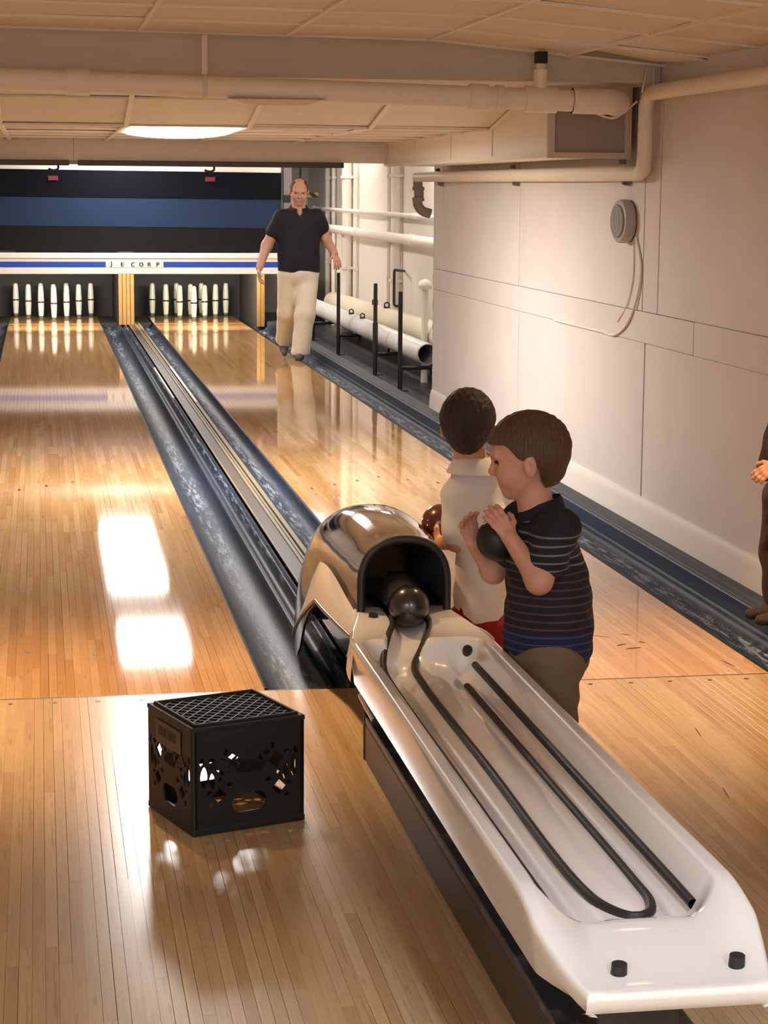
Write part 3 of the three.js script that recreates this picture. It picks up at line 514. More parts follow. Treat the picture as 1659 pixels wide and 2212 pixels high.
// ================================================================ recess with stored pipes
{
  const a = thing('plastic_pipe', 'long white plastic pipe with an open black end resting on stands', 'pipe');
  const p0 = V(2.04, 0.275, -9.55), p1 = V(2.04, 0.268, -16.4), dir = p1.clone().sub(p0), L = dir.length(); dir.normalize();
  const tubeG = (r, ri, len) => { const pr = [[ri, 0], [r, 0], [r, len], [ri, len], [ri, 0]].map(q => new THREE.Vector2(...q)); return new THREE.LatheGeometry(pr, 30); };
  const q = new THREE.Quaternion().setFromUnitVectors(V(0, 1, 0), dir);
  const g1 = tubeG(0.086, 0.078, L).applyQuaternion(q).translate(p0.x, p0.y, p0.z); mesh('tube', g1, M.pvc, a);
  for (const s of [0.9, 2.3, 3.6, 4.9]) { const c = p0.clone().addScaledVector(dir, s); mesh('joint_ring', between(c, c.clone().addScaledVector(dir, 0.05), 0.0885, 0.0885, 28), M.pvc, a); }
  mesh('end_plug', between(p1.clone().addScaledVector(dir, -0.06), p1.clone().addScaledVector(dir, -0.01), 0.0775, 0.0775, 26), M.pvc, a);
  for (const s of [3.2, 3.9]) { const c = p0.clone().addScaledVector(dir, s); mesh('clamp', merge([box(0.05, 0.012, 0.03, c.x - 0.02, c.y + 0.09, c.z), new THREE.TorusGeometry(0.02, 0.006, 8, 16).translate(c.x - 0.02, c.y + 0.112, c.z)]), M.iron, a); }
  const b = thing('plastic_pipe', 'cream plastic pipe behind the white one against the recess wall', 'pipe');
  const r0 = V(2.30, 0.36, -9.9), r1 = V(2.30, 0.30, -16.6), d2 = r1.clone().sub(r0), L2 = d2.length(); d2.normalize(); const q2 = new THREE.Quaternion().setFromUnitVectors(V(0, 1, 0), d2);
  mesh('tube', tubeG(0.115, 0.105, L2).applyQuaternion(q2).translate(r0.x, r0.y, r0.z), M.pvcCream, b); mesh('end_plug', between(r1.clone().addScaledVector(d2, -0.06), r1.clone().addScaledVector(d2, -0.01), 0.1045, 0.1045, 26), M.pvcCream, b);
  for (const s of [3.0, 3.7]) { const c = r0.clone().addScaledVector(d2, s); mesh('clamp', merge([box(0.06, 0.012, 0.03, c.x - 0.02, c.y + 0.118, c.z), new THREE.TorusGeometry(0.024, 0.007, 8, 16).translate(c.x - 0.02, c.y + 0.142, c.z)]), M.iron, b); }
  const labs = ['black pipe stand closest to the wall corner', 'black pipe stand second from the wall corner, with a sleeve', 'black pipe stand third from the wall corner', 'black pipe stand right beside the walking man'];
  [-9.6, -11.0, -13.2, -15.05].forEach((z, i) => {
    const s = thing('pipe_stand', labs[i], 'stand', [i === 0 ? 1.825 : 1.855, -0.02, z], 'pipe stands');
    mesh('post', cyl(0.017, 0.019, 0.79, 14), M.iron, s).position.y = 0.395; mesh('sleeve', cyl(0.023, 0.023, i === 1 ? 0.28 : 0.05, 14), M.iron, s).position.y = i === 1 ? 0.31 : 0.16;
    mesh('arm', between(V(0, 0.184, 0), V(0.55, 0.184, 0), 0.015), M.iron, s); mesh('arm_leg', between(V(0.50, 0, 0), V(0.50, 0.185, 0), 0.014), M.iron, s); mesh('foot_plate', box(0.12, 0.008, 0.08, 0, 0.004, 0), M.iron, s);
  });
  const vp = [[-17.9, 0.030, 'pale vertical pipe at the far end of the recess wall'], [-17.45, 0.022, 'thin vertical pipe next to the far end of the recess wall'], [-16.2, 0.055, 'thick vertical pipe left of the middle of the recess wall'], [-15.75, 0.022, 'thin vertical pipe right of the thick one in the recess'], [-13.65, 0.020, 'thin vertical conduit near the wall hook'], [-13.05, 0.05, 'thick vertical pipe closest to the wall hook']];
  for (const [z, r, lab] of vp) { const t = thing('wall_pipe', lab, 'pipe', [2.45 - r - 0.01, 0, z]); mesh('pipe_run', between(V(0, -0.02, 0), V(0, 2.34, 0), r, r, 18), M.white, t); for (const y of [0.7, 1.7]) mesh('strap', box(r * 2.3, 0.03, r * 2.3, 0.0, y, 0, 0.004), M.white, t); }
  for (const [y, r, x, lab] of [[1.337, 0.022, 2.30, 'thin horizontal pipe along the recess wall at head height'], [1.125, 0.047, 2.27, 'thick horizontal pipe along the recess wall at shoulder height']]) {
    const t = thing('wall_pipe', lab, 'pipe'); mesh('pipe_run', between(V(x, y, -19.9), V(x, y, -7.65), r, r, 18), M.white, t); for (const z of [-18.4, -14.7, -11.6]) mesh('coupling', between(V(x, y, z), V(x, y, z + 0.16), r + 0.007, r + 0.007, 18), M.white, t);
  }
  const h = thing('wall_hook', 'black angled bar bracket on the recess wall', 'hook', [2.36, 0, -12.9]); mesh('bar', pipe([V(0.08, 0.80, 0.0), V(-0.06, 0.82, 0.28), V(-0.10, 0.82, 0.35), V(-0.10, 0.80, 0.0), V(-0.10, 0.50, 0.0), V(0.08, 0.50, 0.02)].slice(0, 2).concat([V(-0.06, 0.48, 0.28), V(0.02, 0.48, 0.28)]), 0.013, 0.03, 50, 10), M.iron, h);
  const v = thing('vent_cap', 'white capped vent pipe beside the panelled wall corner', 'vent', [2.156, -0.02, -10.3]); mesh('stack', cyl(0.028, 0.028, 0.80, 18), M.white, v).position.y = 0.40; mesh('cap', new THREE.SphereGeometry(0.058, 20, 10, 0, Math.PI * 2, 0, Math.PI / 2), M.white, v).position.y = 0.80; mesh('cap_rim', cyl(0.060, 0.055, 0.03, 20), M.white, v).position.y = 0.79;
  const hz = tex(64, 16, (u, vv) => ((u * 3 + vv * 0.5) % 1) < 0.5 ? [0.62, 0.53, 0.12] : [0.06, 0.06, 0.05], { srgb: true }); M.hazard = std(0xffffff, 0.6, { map: hz });
  const k = thing('hazard_bracket', 'yellow and black striped bracket behind the man', 'bracket', [2.02, 1.50, -17.4]); mesh('striped_bar', box(0.42, 0.055, 0.03, 0, 0, 0, 0.003), M.hazard, k); mesh('motor_body', box(0.10, 0.12, 0.08, 0.02, -0.09, -0.01, 0.01), M.elbow, k); mesh('tank', new THREE.SphereGeometry(0.10, 20, 14).scale(1.1, 0.8, 1), M.white, k).position.set(-0.06, -0.14, -0.06); mesh('hanger_rod', between(V(0, 0, -0.02), V(0, 0.8, -0.02), 0.012), M.iron, k);
}
// ================================================================ ball return
{
  const br = thing('ball_return', 'cream and chrome ball return rack with black rails', 'ball return', [0, 0, 0]);
  // --- hood: arches lofted along z
  const key = [[0.735, 0.128, 0.612, 0.385], [0.6, 0.138, 0.624, 0.375], [0.4, 0.150, 0.628, 0.345], [0.24, 0.157, 0.622, 0.335], [0.1, 0.161, 0.607, 0.30], [-0.05, 0.163, 0.572, 0.24], [-0.2, 0.162, 0.510, 0.16], [-0.32, 0.160, 0.440, 0.06], [-0.45, 0.154, 0.350, 0.0], [-0.6, 0.142, 0.235, 0.0], [-0.72, 0.125, 0.130, 0.0], [-0.80, 0.10, 0.05, 0.0]];
  const at = z => { let i = 0; while (i < key.length - 2 && key[i + 1][0] > z) i++; const a = key[i], b = key[i + 1], p = key[Math.max(0, i - 1)], n = key[Math.min(key.length - 1, i + 2)], t = clamp((a[0] - z) / (a[0] - b[0]), 0, 1); return [1, 2, 3].map(k => { const m0 = (b[k] - p[k]) / 2, m1 = (n[k] - a[k]) / 2, t2 = t * t, t3 = t2 * t; return k === 3 ? lerp(a[k], b[k], t) : (2 * t3 - 3 * t2 + 1) * a[k] + (t3 - 2 * t2 + t) * m0 + (-2 * t3 + 3 * t2) * b[k] + (t3 - t2) * m1; }); };
  const arch = (z, grow = 0, n = 30) => {
    const [w0, t0, b] = at(z), w = w0 + grow, t = t0 + grow, row = [], ys = Math.max(b + 0.002, t - Math.min(w * 1.05, t - b - 0.002));
    for (let i = 0; i < 6; i++) row.push(V(-w, lerp(b, ys, i / 6), z));
    for (let i = 0; i <= n; i++) { const a = Math.PI * i / n, c = Math.cos(a), s = Math.sin(a), e = 2 / 2.35; row.push(V(-w * Math.sign(c) * Math.pow(Math.abs(c), e), ys + (t - ys) * Math.pow(s, e), z)); }
    for (let i = 5; i >= 0; i--) row.push(V(w, lerp(b, ys, i / 6), z));
    return row;
  };
  const rows = []; for (let i = 0; i <= 60; i++) rows.push(arch(lerp(0.735, -0.80, i / 60)));
  mesh('hood', surface(rows), M.chrome, br);
  const inner = []; for (let i = 0; i <= 40; i++) inner.push(arch(lerp(0.733, -0.62, i / 40), -0.008)); mesh('hood_liner', surface(inner), M.liner, br);
  mesh('lift_trough', merge([box2(-0.135, 0.135, 0.318, 0.334, -0.10, 0.70), box2(-0.130, -0.062, 0.334, 0.395, 0.10, 0.70, 0.006), box2(0.062, 0.130, 0.334, 0.395, 0.10, 0.70, 0.006)]), M.liner, br);
  mesh('hood_rim', sweep(arch(0.738, -0.006), 0.0115, 10), M.rubber, br);
  // cream skirt along the lower edge of the hood, both sides, and its lip
  for (const s of [-1, 1]) {
    const grid = [], lip = [];
    for (let i = 0; i <= 44; i++) {
      const z = lerp(1.06, -0.30, i / 44), zz = Math.min(z, 0.735), [w] = at(zz), b = z > 0.78 ? lerp(0.332, 0.285, sstep(0.78, 1.06, z)) : z > 0.22 ? 0.332 : lerp(0.105, 0.332, Math.pow(clamp((z + 0.30) / 0.52, 0, 1), 0.82));
      const top = z > 0.35 ? lerp(0.462, 0.392, sstep(0.35, 0.85, z)) : 0, hgt = z > 0.35 ? Math.max(0.06, top - b) : lerp(0.030, 0.130, sstep(-0.30, 0.35, z)), wide = z > 0.735 ? lerp(w, 0.183, sstep(0.735, 1.0, z)) : w + 0.006, row = [];
      for (let j = 0; j <= 6; j++) { const t = j / 6; row.push(V(s * (wide + 0.003 + 0.014 * (1 - t) * (1 - t) + 0.006 * Math.sin(Math.PI * t)), b + hgt * t, z)); }
      grid.push(row); if (z < 0.93) lip.push(row[0].clone());
    }
    mesh('skirt', surface(grid), M.cream, br); mesh('skirt_lip', sweep(lip, 0.0062, 10), M.chromeDull, br);
  }
  // --- tray: height field with rolled edges
  const hw = z => z < 1.02 ? lerp(0.128, 0.186, sstep(0.70, 1.02, z)) : z < 3.04 ? 0.186 + 0.004 * sstep(1.1, 3, z) : lerp(0.190, 0.150, Math.pow((z - 3.04) / 0.20, 1.2));
  const rim = z => z < 1.0 ? lerp(0.405, 0.385, sstep(0.75, 1.0, z)) : 0.385 - 0.070 * sstep(2.90, 3.26, z);
  const rbox = (x, z) => { const cx = 0.0, hx = 0.162, zc = 2.0, hz = 0.99, rad = z > 2 ? 0.085 : 0.05, qx = Math.abs(x - cx) - hx + rad, qz = Math.abs(z - zc) - hz + rad; return Math.hypot(Math.max(qx, 0), Math.max(qz, 0)) + Math.min(Math.max(qx, qz), 0) - rad; };
  const xc = z => lerp(0, -0.08, sstep(0.86, 1.14, z));
  const surfY = (x, z) => {
    let y = rim(z); if (z > 2.6) y = lerp(y, lerp(0.338, 0.312, sstep(2.98, 3.25, z)), sstep(0.175, 0.095, Math.abs(x)) * sstep(2.86, 2.98, z));
    const d = rbox(x, z), m = sstep(0.004, -0.040, d);
    let fl = 0.318; const ch = (c, w) => Math.abs(x - c) < w ? 0.5 + 0.5 * Math.cos(Math.PI * (x - c) / w) : 0;
    fl -= 0.024 * ch(-0.08, 0.046) + 0.024 * ch(0.099, 0.040); fl += 0.010 * ch(0.014, 0.056) * sstep(2.99, 2.84, z);
    y = lerp(y, fl, m);
    const tr = Math.abs(x - xc(z)), q = sstep(0.062, 0.034, tr) * sstep(1.28, 1.02, z);                 // throat from the hood
    return Math.min(y, lerp(rim(z), lerp(0.366, 0.305, sstep(0.80, 1.15, z)) + 6 * tr * tr, q));
  };
  {
    const g = [], zs = []; for (let i = 0; i <= 190; i++) zs.push(lerp(0.685, 3.24, i / 190));
    const across = 84, edge = [[0.0045, -0.004], [0.007, -0.012], [0.0065, -0.03], [-0.004, -0.128], [-0.012, -0.134]];
    const mk = (z, dz, cap, low) => {
      const h = hw(z), row = [], yE = surfY(h, z), skirtTo = lerp(0.262, 0.276, sstep(3.0, 3.2, z));
      const put = (x, y) => row.push(V(x, Math.max(Math.min(y, cap), skirtTo - (low ? 0.004 : 0)), z + dz));
      for (let k = edge.length - 1; k >= 0; k--) put(-h - (low && k > 2 ? 0 : edge[k][0]), k > 2 ? skirtTo + (edge[k][1] + 0.134) : yE + edge[k][1]);
      for (let j = 0; j <= across; j++) { const x = lerp(-h, h, j / across); put(x, surfY(x, z)); }
      for (let k = 0; k < edge.length; k++) put(h + (low && k > 2 ? 0 : edge[k][0]), k > 2 ? skirtTo + (edge[k][1] + 0.134) : yE + edge[k][1]);
      return row;
    };
    for (const z of zs) g.push(mk(z, 0, 9, false));
    const zE = 3.24, yE = surfY(0, zE); g.push(mk(zE, 0.006, yE - 0.003, false), mk(zE, 0.009, yE - 0.012, false), mk(zE, 0.004, 0.280, true), mk(zE, -0.02, 0.272, true));
    mesh('tray', surface(g.reverse()), M.cream, br);
    mesh('tray_underside', box2(-0.165, 0.165, 0.256, 0.268, 0.95, 2.95, 0.004), M.cream, br);
  }
  // --- rails
  const railOn = (pts, r, n) => { // rails lie on the tray: only their plan is given
    const c = new THREE.CatmullRomCurve3(pts.map(([x, z]) => V(x, 0, z)), false, 'centripetal').getSpacedPoints(n);
    c.forEach(p => { p.y = Math.max(surfY(p.x, p.z) + r * 0.2, lerp(0.400, 0, sstep(0.86, 0.98, p.z))); });
    for (let k = 0; k < 14; k++) for (let i = 1; i < c.length - 1; i++) c[i].y = (c[i - 1].y + c[i].y * 2 + c[i + 1].y) / 4;
    return sweep(c, r, 10);
  };
  mesh('rail', railOn([[-0.050, 0.77], [-0.053, 0.86], [-0.080, 0.95], [-0.112, 1.06], [-0.121, 1.25], [-0.121, 2.0], [-0.121, 2.87]], 0.0085, 110), M.rubber, br);
  mesh('rail', railOn([[0.052, 0.77], [0.050, 0.86], [0.012, 0.96], [-0.030, 1.07], [-0.040, 1.25], [-0.040, 2.0], [-0.040, 2.78], [-0.028, 2.88], [-0.002, 2.935], [0.018, 2.945], [0.042, 2.93], [0.062, 2.87], [0.067, 2.76], [0.067, 2.0], [0.067, 1.28]], 0.0098, 200), M.rubber, br);
  mesh('rail', railOn([[0.131, 1.08], [0.131, 1.17], [0.131, 1.32], [0.131, 2.0], [0.131, 2.905]], 0.0098, 100), M.rubber, br);
  // --- bolts
  for (const [x, y, z, nx, ny, nz] of [[-0.083, 0.323, 3.175, 0, 0.99, 0.1], [0.116, 0.326, 3.175, 0, 0.99, 0.1], [0.120, 0.352, 1.03, -0.1, 0.6, 0.8], [-0.098, 0.399, 0.80, 0.1, 0.95, 0.3]]) {
    const n = V(nx, ny, nz).normalize(), p = V(x, y, z), b = mesh('bolt_cap', between(p.clone().addScaledVector(n, -0.012), p.clone().addScaledVector(n, 0.011), 0.0138, 0.0128, 20), M.rubber, br);
  }
  // --- pedestal
  mesh('pedestal', box2(-0.122, 0.122, 0.0, 0.105, 0.822, 3.02, 0.006), M.baseDark, br);
  mesh('pedestal_ledge', metreUV(box2(-0.122, 0.122, 0.105, 0.128, 0.822, 3.02, 0.005)), M.baseLedge, br);
  mesh('pedestal_spine', box2(-0.072, 0.072, 0.12, 0.262, 0.82, 3.02, 0.006), M.baseDark, br);
  mesh('slot', box2(-0.126, -0.09, 0.17, 0.262, 0.72, 1.06, 0.01), M.rubber, br); mesh('slot_handle', between(V(-0.128, 0.175, 0.78), V(-0.128, 0.165, 1.02), 0.008), M.chrome, br);
  mesh('pedestal_cap', box2(-0.124, 0.124, 0.0, 0.147, 0.800, 0.822, 0.004), M.rubber, br);
  br.userData.label = 'cream and chrome ball return rack with black rails';
  // --- balls waiting in the throat
  const ballG = new THREE.SphereGeometry(0.057, 40, 28);
  const b1 = tagMesh('candlepin_ball', ballG, M.ball, 'black ball at the mouth of the chrome hood', 'ball', 'balls in the return'); b1.position.set(0, 0.434, 0.815);
  const b2 = tagMesh('candlepin_ball', ballG, M.ball, 'black ball tucked behind another inside the chrome hood', 'ball', 'balls in the return'); b2.position.set(-0.006, 0.450, 0.700);
}
// ================================================================ milk crate, upside down
{
  const W = 0.304, D = 0.288, H = 0.276, c = thing('milk_crate', 'black plastic milk crate turned upside down on the approach', 'crate', [-0.643, 0.001, 1.43]);
  c.rotation.y = 0.335;   // local +x runs to the right corner, local -z to the left one
  const th = 0.006, hole = pts => { const h = new THREE.Path(); pts.forEach((p, i) => i ? h.lineTo(p[0], p[1]) : h.moveTo(p[0], p[1])); h.closePath(); return h; };
  const dia = (x, y, a, b, rot = 0) => hole([[0, b], [a, 0], [0, -b], [-a, 0]].map(([u, v]) => [x + u * Math.cos(rot) - v * Math.sin(rot), y + u * Math.sin(rot) + v * Math.cos(rot)]));
  const almond = (x, y, a, b, rot) => { const p = []; for (let i = 0; i < 12; i++) { const t = i / 12 * 2 * Math.PI, s = Math.sin(t), u = a * Math.cos(t) * (1 - 0.35 * s * s), v = b * s; p.push([x + u * Math.cos(rot) - v * Math.sin(rot), y + u * Math.sin(rot) + v * Math.cos(rot)]); } return hole(p); };
  const pill = (x, y, a, b) => { const p = []; for (let i = 0; i < 24; i++) { const t = i / 24 * 2 * Math.PI, cx = Math.cos(t) > 0 ? a - b : b - a; p.push([x + cx + b * Math.cos(t), y + b * Math.sin(t)]); } return hole(p); };
  const side = (w, holes) => { const s = new THREE.Shape(); s.moveTo(-w / 2, 0.012); s.lineTo(w / 2, 0.012); s.lineTo(w / 2, H - 0.01); s.lineTo(-w / 2, H - 0.01); s.closePath(); s.holes = holes; return new THREE.ExtrudeGeometry(s, { depth: th, bevelEnabled: false }); };
  const pattern = w => {
    const k = w / 0.30, L = []; // two pierced wings over a handle hole
    for (const s of [-1, 1]) {
      L.push(dia(s * 0.072 * k, 0.168, 0.023, 0.023), almond(s * 0.120 * k, 0.146, 0.011, 0.028, 0), almond(s * 0.098 * k, 0.134, 0.009, 0.021, s * -0.12), dia(s * 0.100 * k, 0.186, 0.011, 0.008), dia(s * 0.046 * k, 0.190, 0.011, 0.008), almond(s * 0.046 * k, 0.158, 0.007, 0.015, s * -0.7), almond(s * 0.126 * k, 0.186, 0.007, 0.011, 0.2 * s), dia(s * 0.078 * k, 0.136, 0.006, 0.009), almond(s * 0.030 * k, 0.176, 0.006, 0.014, 0.1), almond(s * 0.062 * k, 0.204, 0.006, 0.010, 0));
      L.push(dia(s * 0.080 * k, 0.096, 0.020, 0.020), dia(s * 0.102 * k, 0.074, 0.009, 0.008), dia(s * 0.106 * k, 0.106, 0.009, 0.007), almond(s * 0.052 * k, 0.120, 0.009, 0.007, 0));
    }
    L.push(pill(0, 0.070, 0.047, 0.024)); return L;
  };
  // faces: front (towards +z, right-hand face in view), left-hand face, and the two behind
  const F = side(W - 0.01, pattern(W)), G = side(D - 0.01, pattern(D));
  const wallParts = [[F, W / 2, 0, -th, 0], [F, W / 2, 0, -D, 0], [G, 0, 0, -D / 2, Math.PI / 2], [G, W - th, 0, -D / 2, Math.PI / 2]];
  for (const [g, x, y, z, a] of wallParts) { const o = mesh('side_wall', g, M.crate, c); o.position.set(x, y, z); o.rotation.y = a; }
  for (const [x, z] of [[0, 0], [W, 0], [0, -D], [W, -D]]) mesh('corner_post', box(0.018, H - 0.012, 0.018, clamp(x, 0.009, W - 0.009), H / 2, clamp(z, -D + 0.009, -0.009), 0.006), M.crate, c);
  const ring = (y, h, o) => merge([box2(-o, W + o, y, y + h, -0.012 + 0, o, 0.003), box2(-o, W + o, y, y + h, -D - o, -D + 0.012, 0.003), box2(-o, 0.012, y, y + h, -D, 0, 0.003), box2(W - 0.012, W + o, y, y + h, -D, 0, 0.003)]);
  mesh('rim_band', ring(0.0, 0.016, 0.0008), M.crate, c); mesh('top_frame', ring(H - 0.016, 0.012, 0.001), M.crate, c);
  mesh('raised_rim', merge([box2(0.012, W - 0.012, H - 0.006, H + 0.003, -0.020, -0.012, 0.003), box2(0.012, W - 0.012, H - 0.006, H + 0.003, -D + 0.012, -D + 0.02, 0.003), box2(0.012, 0.02, H - 0.006, H + 0.003, -D + 0.012, -0.012, 0.003), box2(W - 0.02, W - 0.012, H - 0.006, H + 0.003, -D + 0.012, -0.012, 0.003)]), M.crate, c);
  // lattice bottom: diagonal slats both ways
  const x0 = 0.018, x1 = W - 0.018, z0 = -D + 0.018, z1 = -0.018;
  for (const dir of [1, -1]) for (let k = -8; k <= 16; k++) {
    const cst = k * 0.030; // x*1 + dir*(z - zc) = cst
    const pts = []; const zc = (z0 + z1) / 2, xcn = (x0 + x1) / 2, f = (x, z) => (x - xcn) + dir * (z - zc) - (k - 4) * 0.036;
    for (const [ax, az, bx, bz] of [[x0, z0, x1, z0], [x1, z0, x1, z1], [x1, z1, x0, z1], [x0, z1, x0, z0]]) { const a = f(ax, az), b = f(bx, bz); if (a * b < 0) { const t = a / (a - b); pts.push(V(lerp(ax, bx, t), 0, lerp(az, bz, t))); } }
    if (pts.length < 2 || pts[0].distanceTo(pts[1]) < 0.03) continue;
    const [a, b] = pts, o = mesh('lattice_slat', new THREE.BoxGeometry(a.distanceTo(b), dir > 0 ? 0.012 : 0.0105, 0.004), M.crate, c); o.position.set((a.x + b.x) / 2, H - 0.008, (a.z + b.z) / 2); o.rotation.y = -Math.atan2(b.z - a.z, b.x - a.x);
  }
  const st = mesh('sticker', box2(-0.0035, -0.0015, 0.190, 0.248, -0.225, -0.07), M.sticker, c);
  for (const [a, b] of [[-0.205, -0.155], [-0.145, -0.095]]) mesh('print_block', box2(-0.0042, -0.0032, 0.212, 0.236, a, b), M.stickerInk, st);
}
// ================================================================ people: smooth distance fields meshed by surface nets
function nets(sdf, lo, hi, cell) {
  const n = [0, 1, 2].map(k => Math.ceil((hi[k] - lo[k]) / cell) + 1), [nx, ny, nz] = n, val = new Float32Array(nx * ny * nz), id = (i, j, k) => (k * ny + j) * nx + i;
  for (let k = 0; k < nz; k++) for (let j = 0; j < ny; j++) for (let i = 0; i < nx; i++) val[id(i, j, k)] = sdf(lo[0] + i * cell, lo[1] + j * cell, lo[2] + k * cell);
  const pos = [], at = new Int32Array(nx * ny * nz).fill(-1), idx = [];
  const E = []; for (let c = 0; c < 8; c++) for (const b of [1, 2, 4]) if (!(c & b)) E.push([c, c | b]);
  for (let k = 0; k < nz - 1; k++) for (let j = 0; j < ny - 1; j++) for (let i = 0; i < nx - 1; i++) {
    const v = []; let m = 0; for (let c = 0; c < 8; c++) { const q = val[id(i + (c & 1), j + (c >> 1 & 1), k + (c >> 2))]; v.push(q); if (q < 0) m++; }
    if (!m || m === 8) continue; let x = 0, y = 0, z = 0, t = 0;
    for (const [a, b] of E) if ((v[a] < 0) !== (v[b] < 0)) { const s = v[a] / (v[a] - v[b]); x += lerp(a & 1, b & 1, s); y += lerp(a >> 1 & 1, b >> 1 & 1, s); z += lerp(a >> 2, b >> 2, s); t++; }
    at[id(i, j, k)] = pos.length / 3; pos.push(lo[0] + (i + x / t) * cell, lo[1] + (j + y / t) * cell, lo[2] + (k + z / t) * cell);
  }
  const quad = (a, b, c, d, f) => { if (a < 0 || b < 0 || c < 0 || d < 0) return; f ? idx.push(a, b, c, a, c, d) : idx.push(a, c, b, a, d, c); };
  for (let k = 1; k < nz - 1; k++) for (let j = 1; j < ny - 1; j++) for (let i = 1; i < nx - 1; i++) {
    const s = val[id(i, j, k)] < 0;
    if (s !== (val[id(i + 1, j, k)] < 0)) quad(at[id(i, j - 1, k - 1)], at[id(i, j, k - 1)], at[id(i, j, k)], at[id(i, j - 1, k)], s);
    if (s !== (val[id(i, j + 1, k)] < 0)) quad(at[id(i - 1, j, k - 1)], at[id(i - 1, j, k)], at[id(i, j, k)], at[id(i, j, k - 1)], s);
    if (s !== (val[id(i, j, k + 1)] < 0)) quad(at[id(i - 1, j - 1, k)], at[id(i, j - 1, k)], at[id(i, j, k)], at[id(i - 1, j, k)], s);
  }
  const nor = [], uv = [], e = cell * 0.5;
  for (let p = 0; p < pos.length; p += 3) { const [x, y, z] = [pos[p], pos[p + 1], pos[p + 2]], g = V(sdf(x + e, y, z) - sdf(x - e, y, z), sdf(x, y + e, z) - sdf(x, y - e, z), sdf(x, y, z + e) - sdf(x, y, z - e)).normalize(); nor.push(g.x, g.y, g.z); uv.push(x + z * 0.7, y); }
  return geo(pos, nor, uv, idx);
}
const smin = (a, b, k) => { const h = Math.max(k - Math.abs(a - b), 0) / k; return Math.min(a, b) - h * h * k * 0.25; };
// primitives; each is a function of x, y, z
const cap = (a, ra, b, rb) => { const dx = b[0] - a[0], dy = b[1] - a[1], dz = b[2] - a[2], l2 = dx * dx + dy * dy + dz * dz; return (x, y, z) => { const px = x - a[0], py = y - a[1], pz = z - a[2], t = clamp((px * dx + py * dy + pz * dz) / l2, 0, 1); return Math.hypot(px - t * dx, py - t * dy, pz - t * dz) - (ra + (rb - ra) * t); }; };
// ellipsoid with axes f (facing), up, l (side): radii rf, ru, rl
const frame = yaw => ({ f: [Math.sin(yaw), 0, Math.cos(yaw)], l: [Math.cos(yaw), 0, -Math.sin(yaw)] });
const ell = (c, rf, ru, rl, fr, up) => { const { f, l } = fr, u = up || [0, 1, 0]; return (x, y, z) => { const px = x - c[0], py = y - c[1], pz = z - c[2], a = (px * f[0] + py * f[1] + pz * f[2]), b = px * u[0] + py * u[1] + pz * u[2], d = (px * l[0] + py * l[1] + pz * l[2]); const k0 = Math.hypot(a / rf, b / ru, d / rl), k1 = Math.hypot(a / (rf * rf), b / (ru * ru), d / (rl * rl)); return k1 < 1e-9 ? -Math.min(rf, ru, rl) : k0 * (k0 - 1) / k1; }; };
const chain = (pts, rs) => pts.slice(1).map((p, i) => cap(pts[i], rs[i], p, rs[i + 1]));
const blend = (list, k) => (x, y, z) => { let d = list[0](x, y, z); for (let i = 1; i < list.length; i++) d = smin(d, list[i](x, y, z), k); return d; };
const vadd = (a, b, s = 1) => [a[0] + b[0] * s, a[1] + b[1] * s, a[2] + b[2] * s], vnorm = a => { const l = Math.hypot(...a); return a.map(q => q / l); }, vcross = (a, b) => [a[1] * b[2] - a[2] * b[1], a[2] * b[0] - a[0] * b[2], a[0] * b[1] - a[1] * b[0]], vdot = (a, b) => a[0] * b[0] + a[1] * b[1] + a[2] * b[2];
// hand: wrist W, pointing D, palm facing N, thumb on side T
function hand(W, D, N, T, s, curl, spread = 1) {
  D = vnorm(D); N = vnorm(vadd(N, D, -vdot(N, D))); T = vnorm(vadd(vadd(T, D, -vdot(T, D)), N, -vdot(T, N)));
  const out = [], mix = (a, b, c) => [0, 1, 2].map(i => a * D[i] + b * N[i] + c * T[i]);
  [0.031, 0.0105, -0.0105, -0.030].forEach((o, i) => {
    const K = vadd(vadd(W, D, (0.085 - Math.abs(i - 1.2) * 0.005) * s), T, o * s); out.push(cap(vadd(W, T, o * 0.55 * s), 0.0145 * s, K, 0.0115 * s));
    let p = K, ang = curl * 0.55; const len = [0.92, 1.0, 0.93, 0.74][i], fan = o * spread * 4;
    [[0.044, 0.0093], [0.027, 0.0084], [0.021, 0.0072]].forEach(([L, r], k) => { const d = vnorm(mix(Math.cos(ang), Math.sin(ang), fan * 0.9)), q = vadd(p, d, L * len * s); out.push(cap(p, (r + 0.0012) * s, q, r * s)); p = q; ang += curl * (k === 0 ? 0.75 : 0.6); });
  });
  let p = vadd(vadd(W, D, 0.022 * s), T, 0.024 * s); const t1 = vadd(p, vnorm(mix(0.62, 0.3, 0.78)), 0.042 * s), t2 = vadd(t1, vnorm(mix(0.78, 0.45 + 0.2 * curl, 0.42)), 0.032 * s), t3 = vadd(t2, vnorm(mix(0.86, 0.5 + 0.3 * curl, 0.12)), 0.024 * s);
  out.push(cap(p, 0.0155 * s, t1, 0.0115 * s), cap(t1, 0.0115 * s, t2, 0.0098 * s), cap(t2, 0.0098 * s, t3, 0.0082 * s)); return out;
}
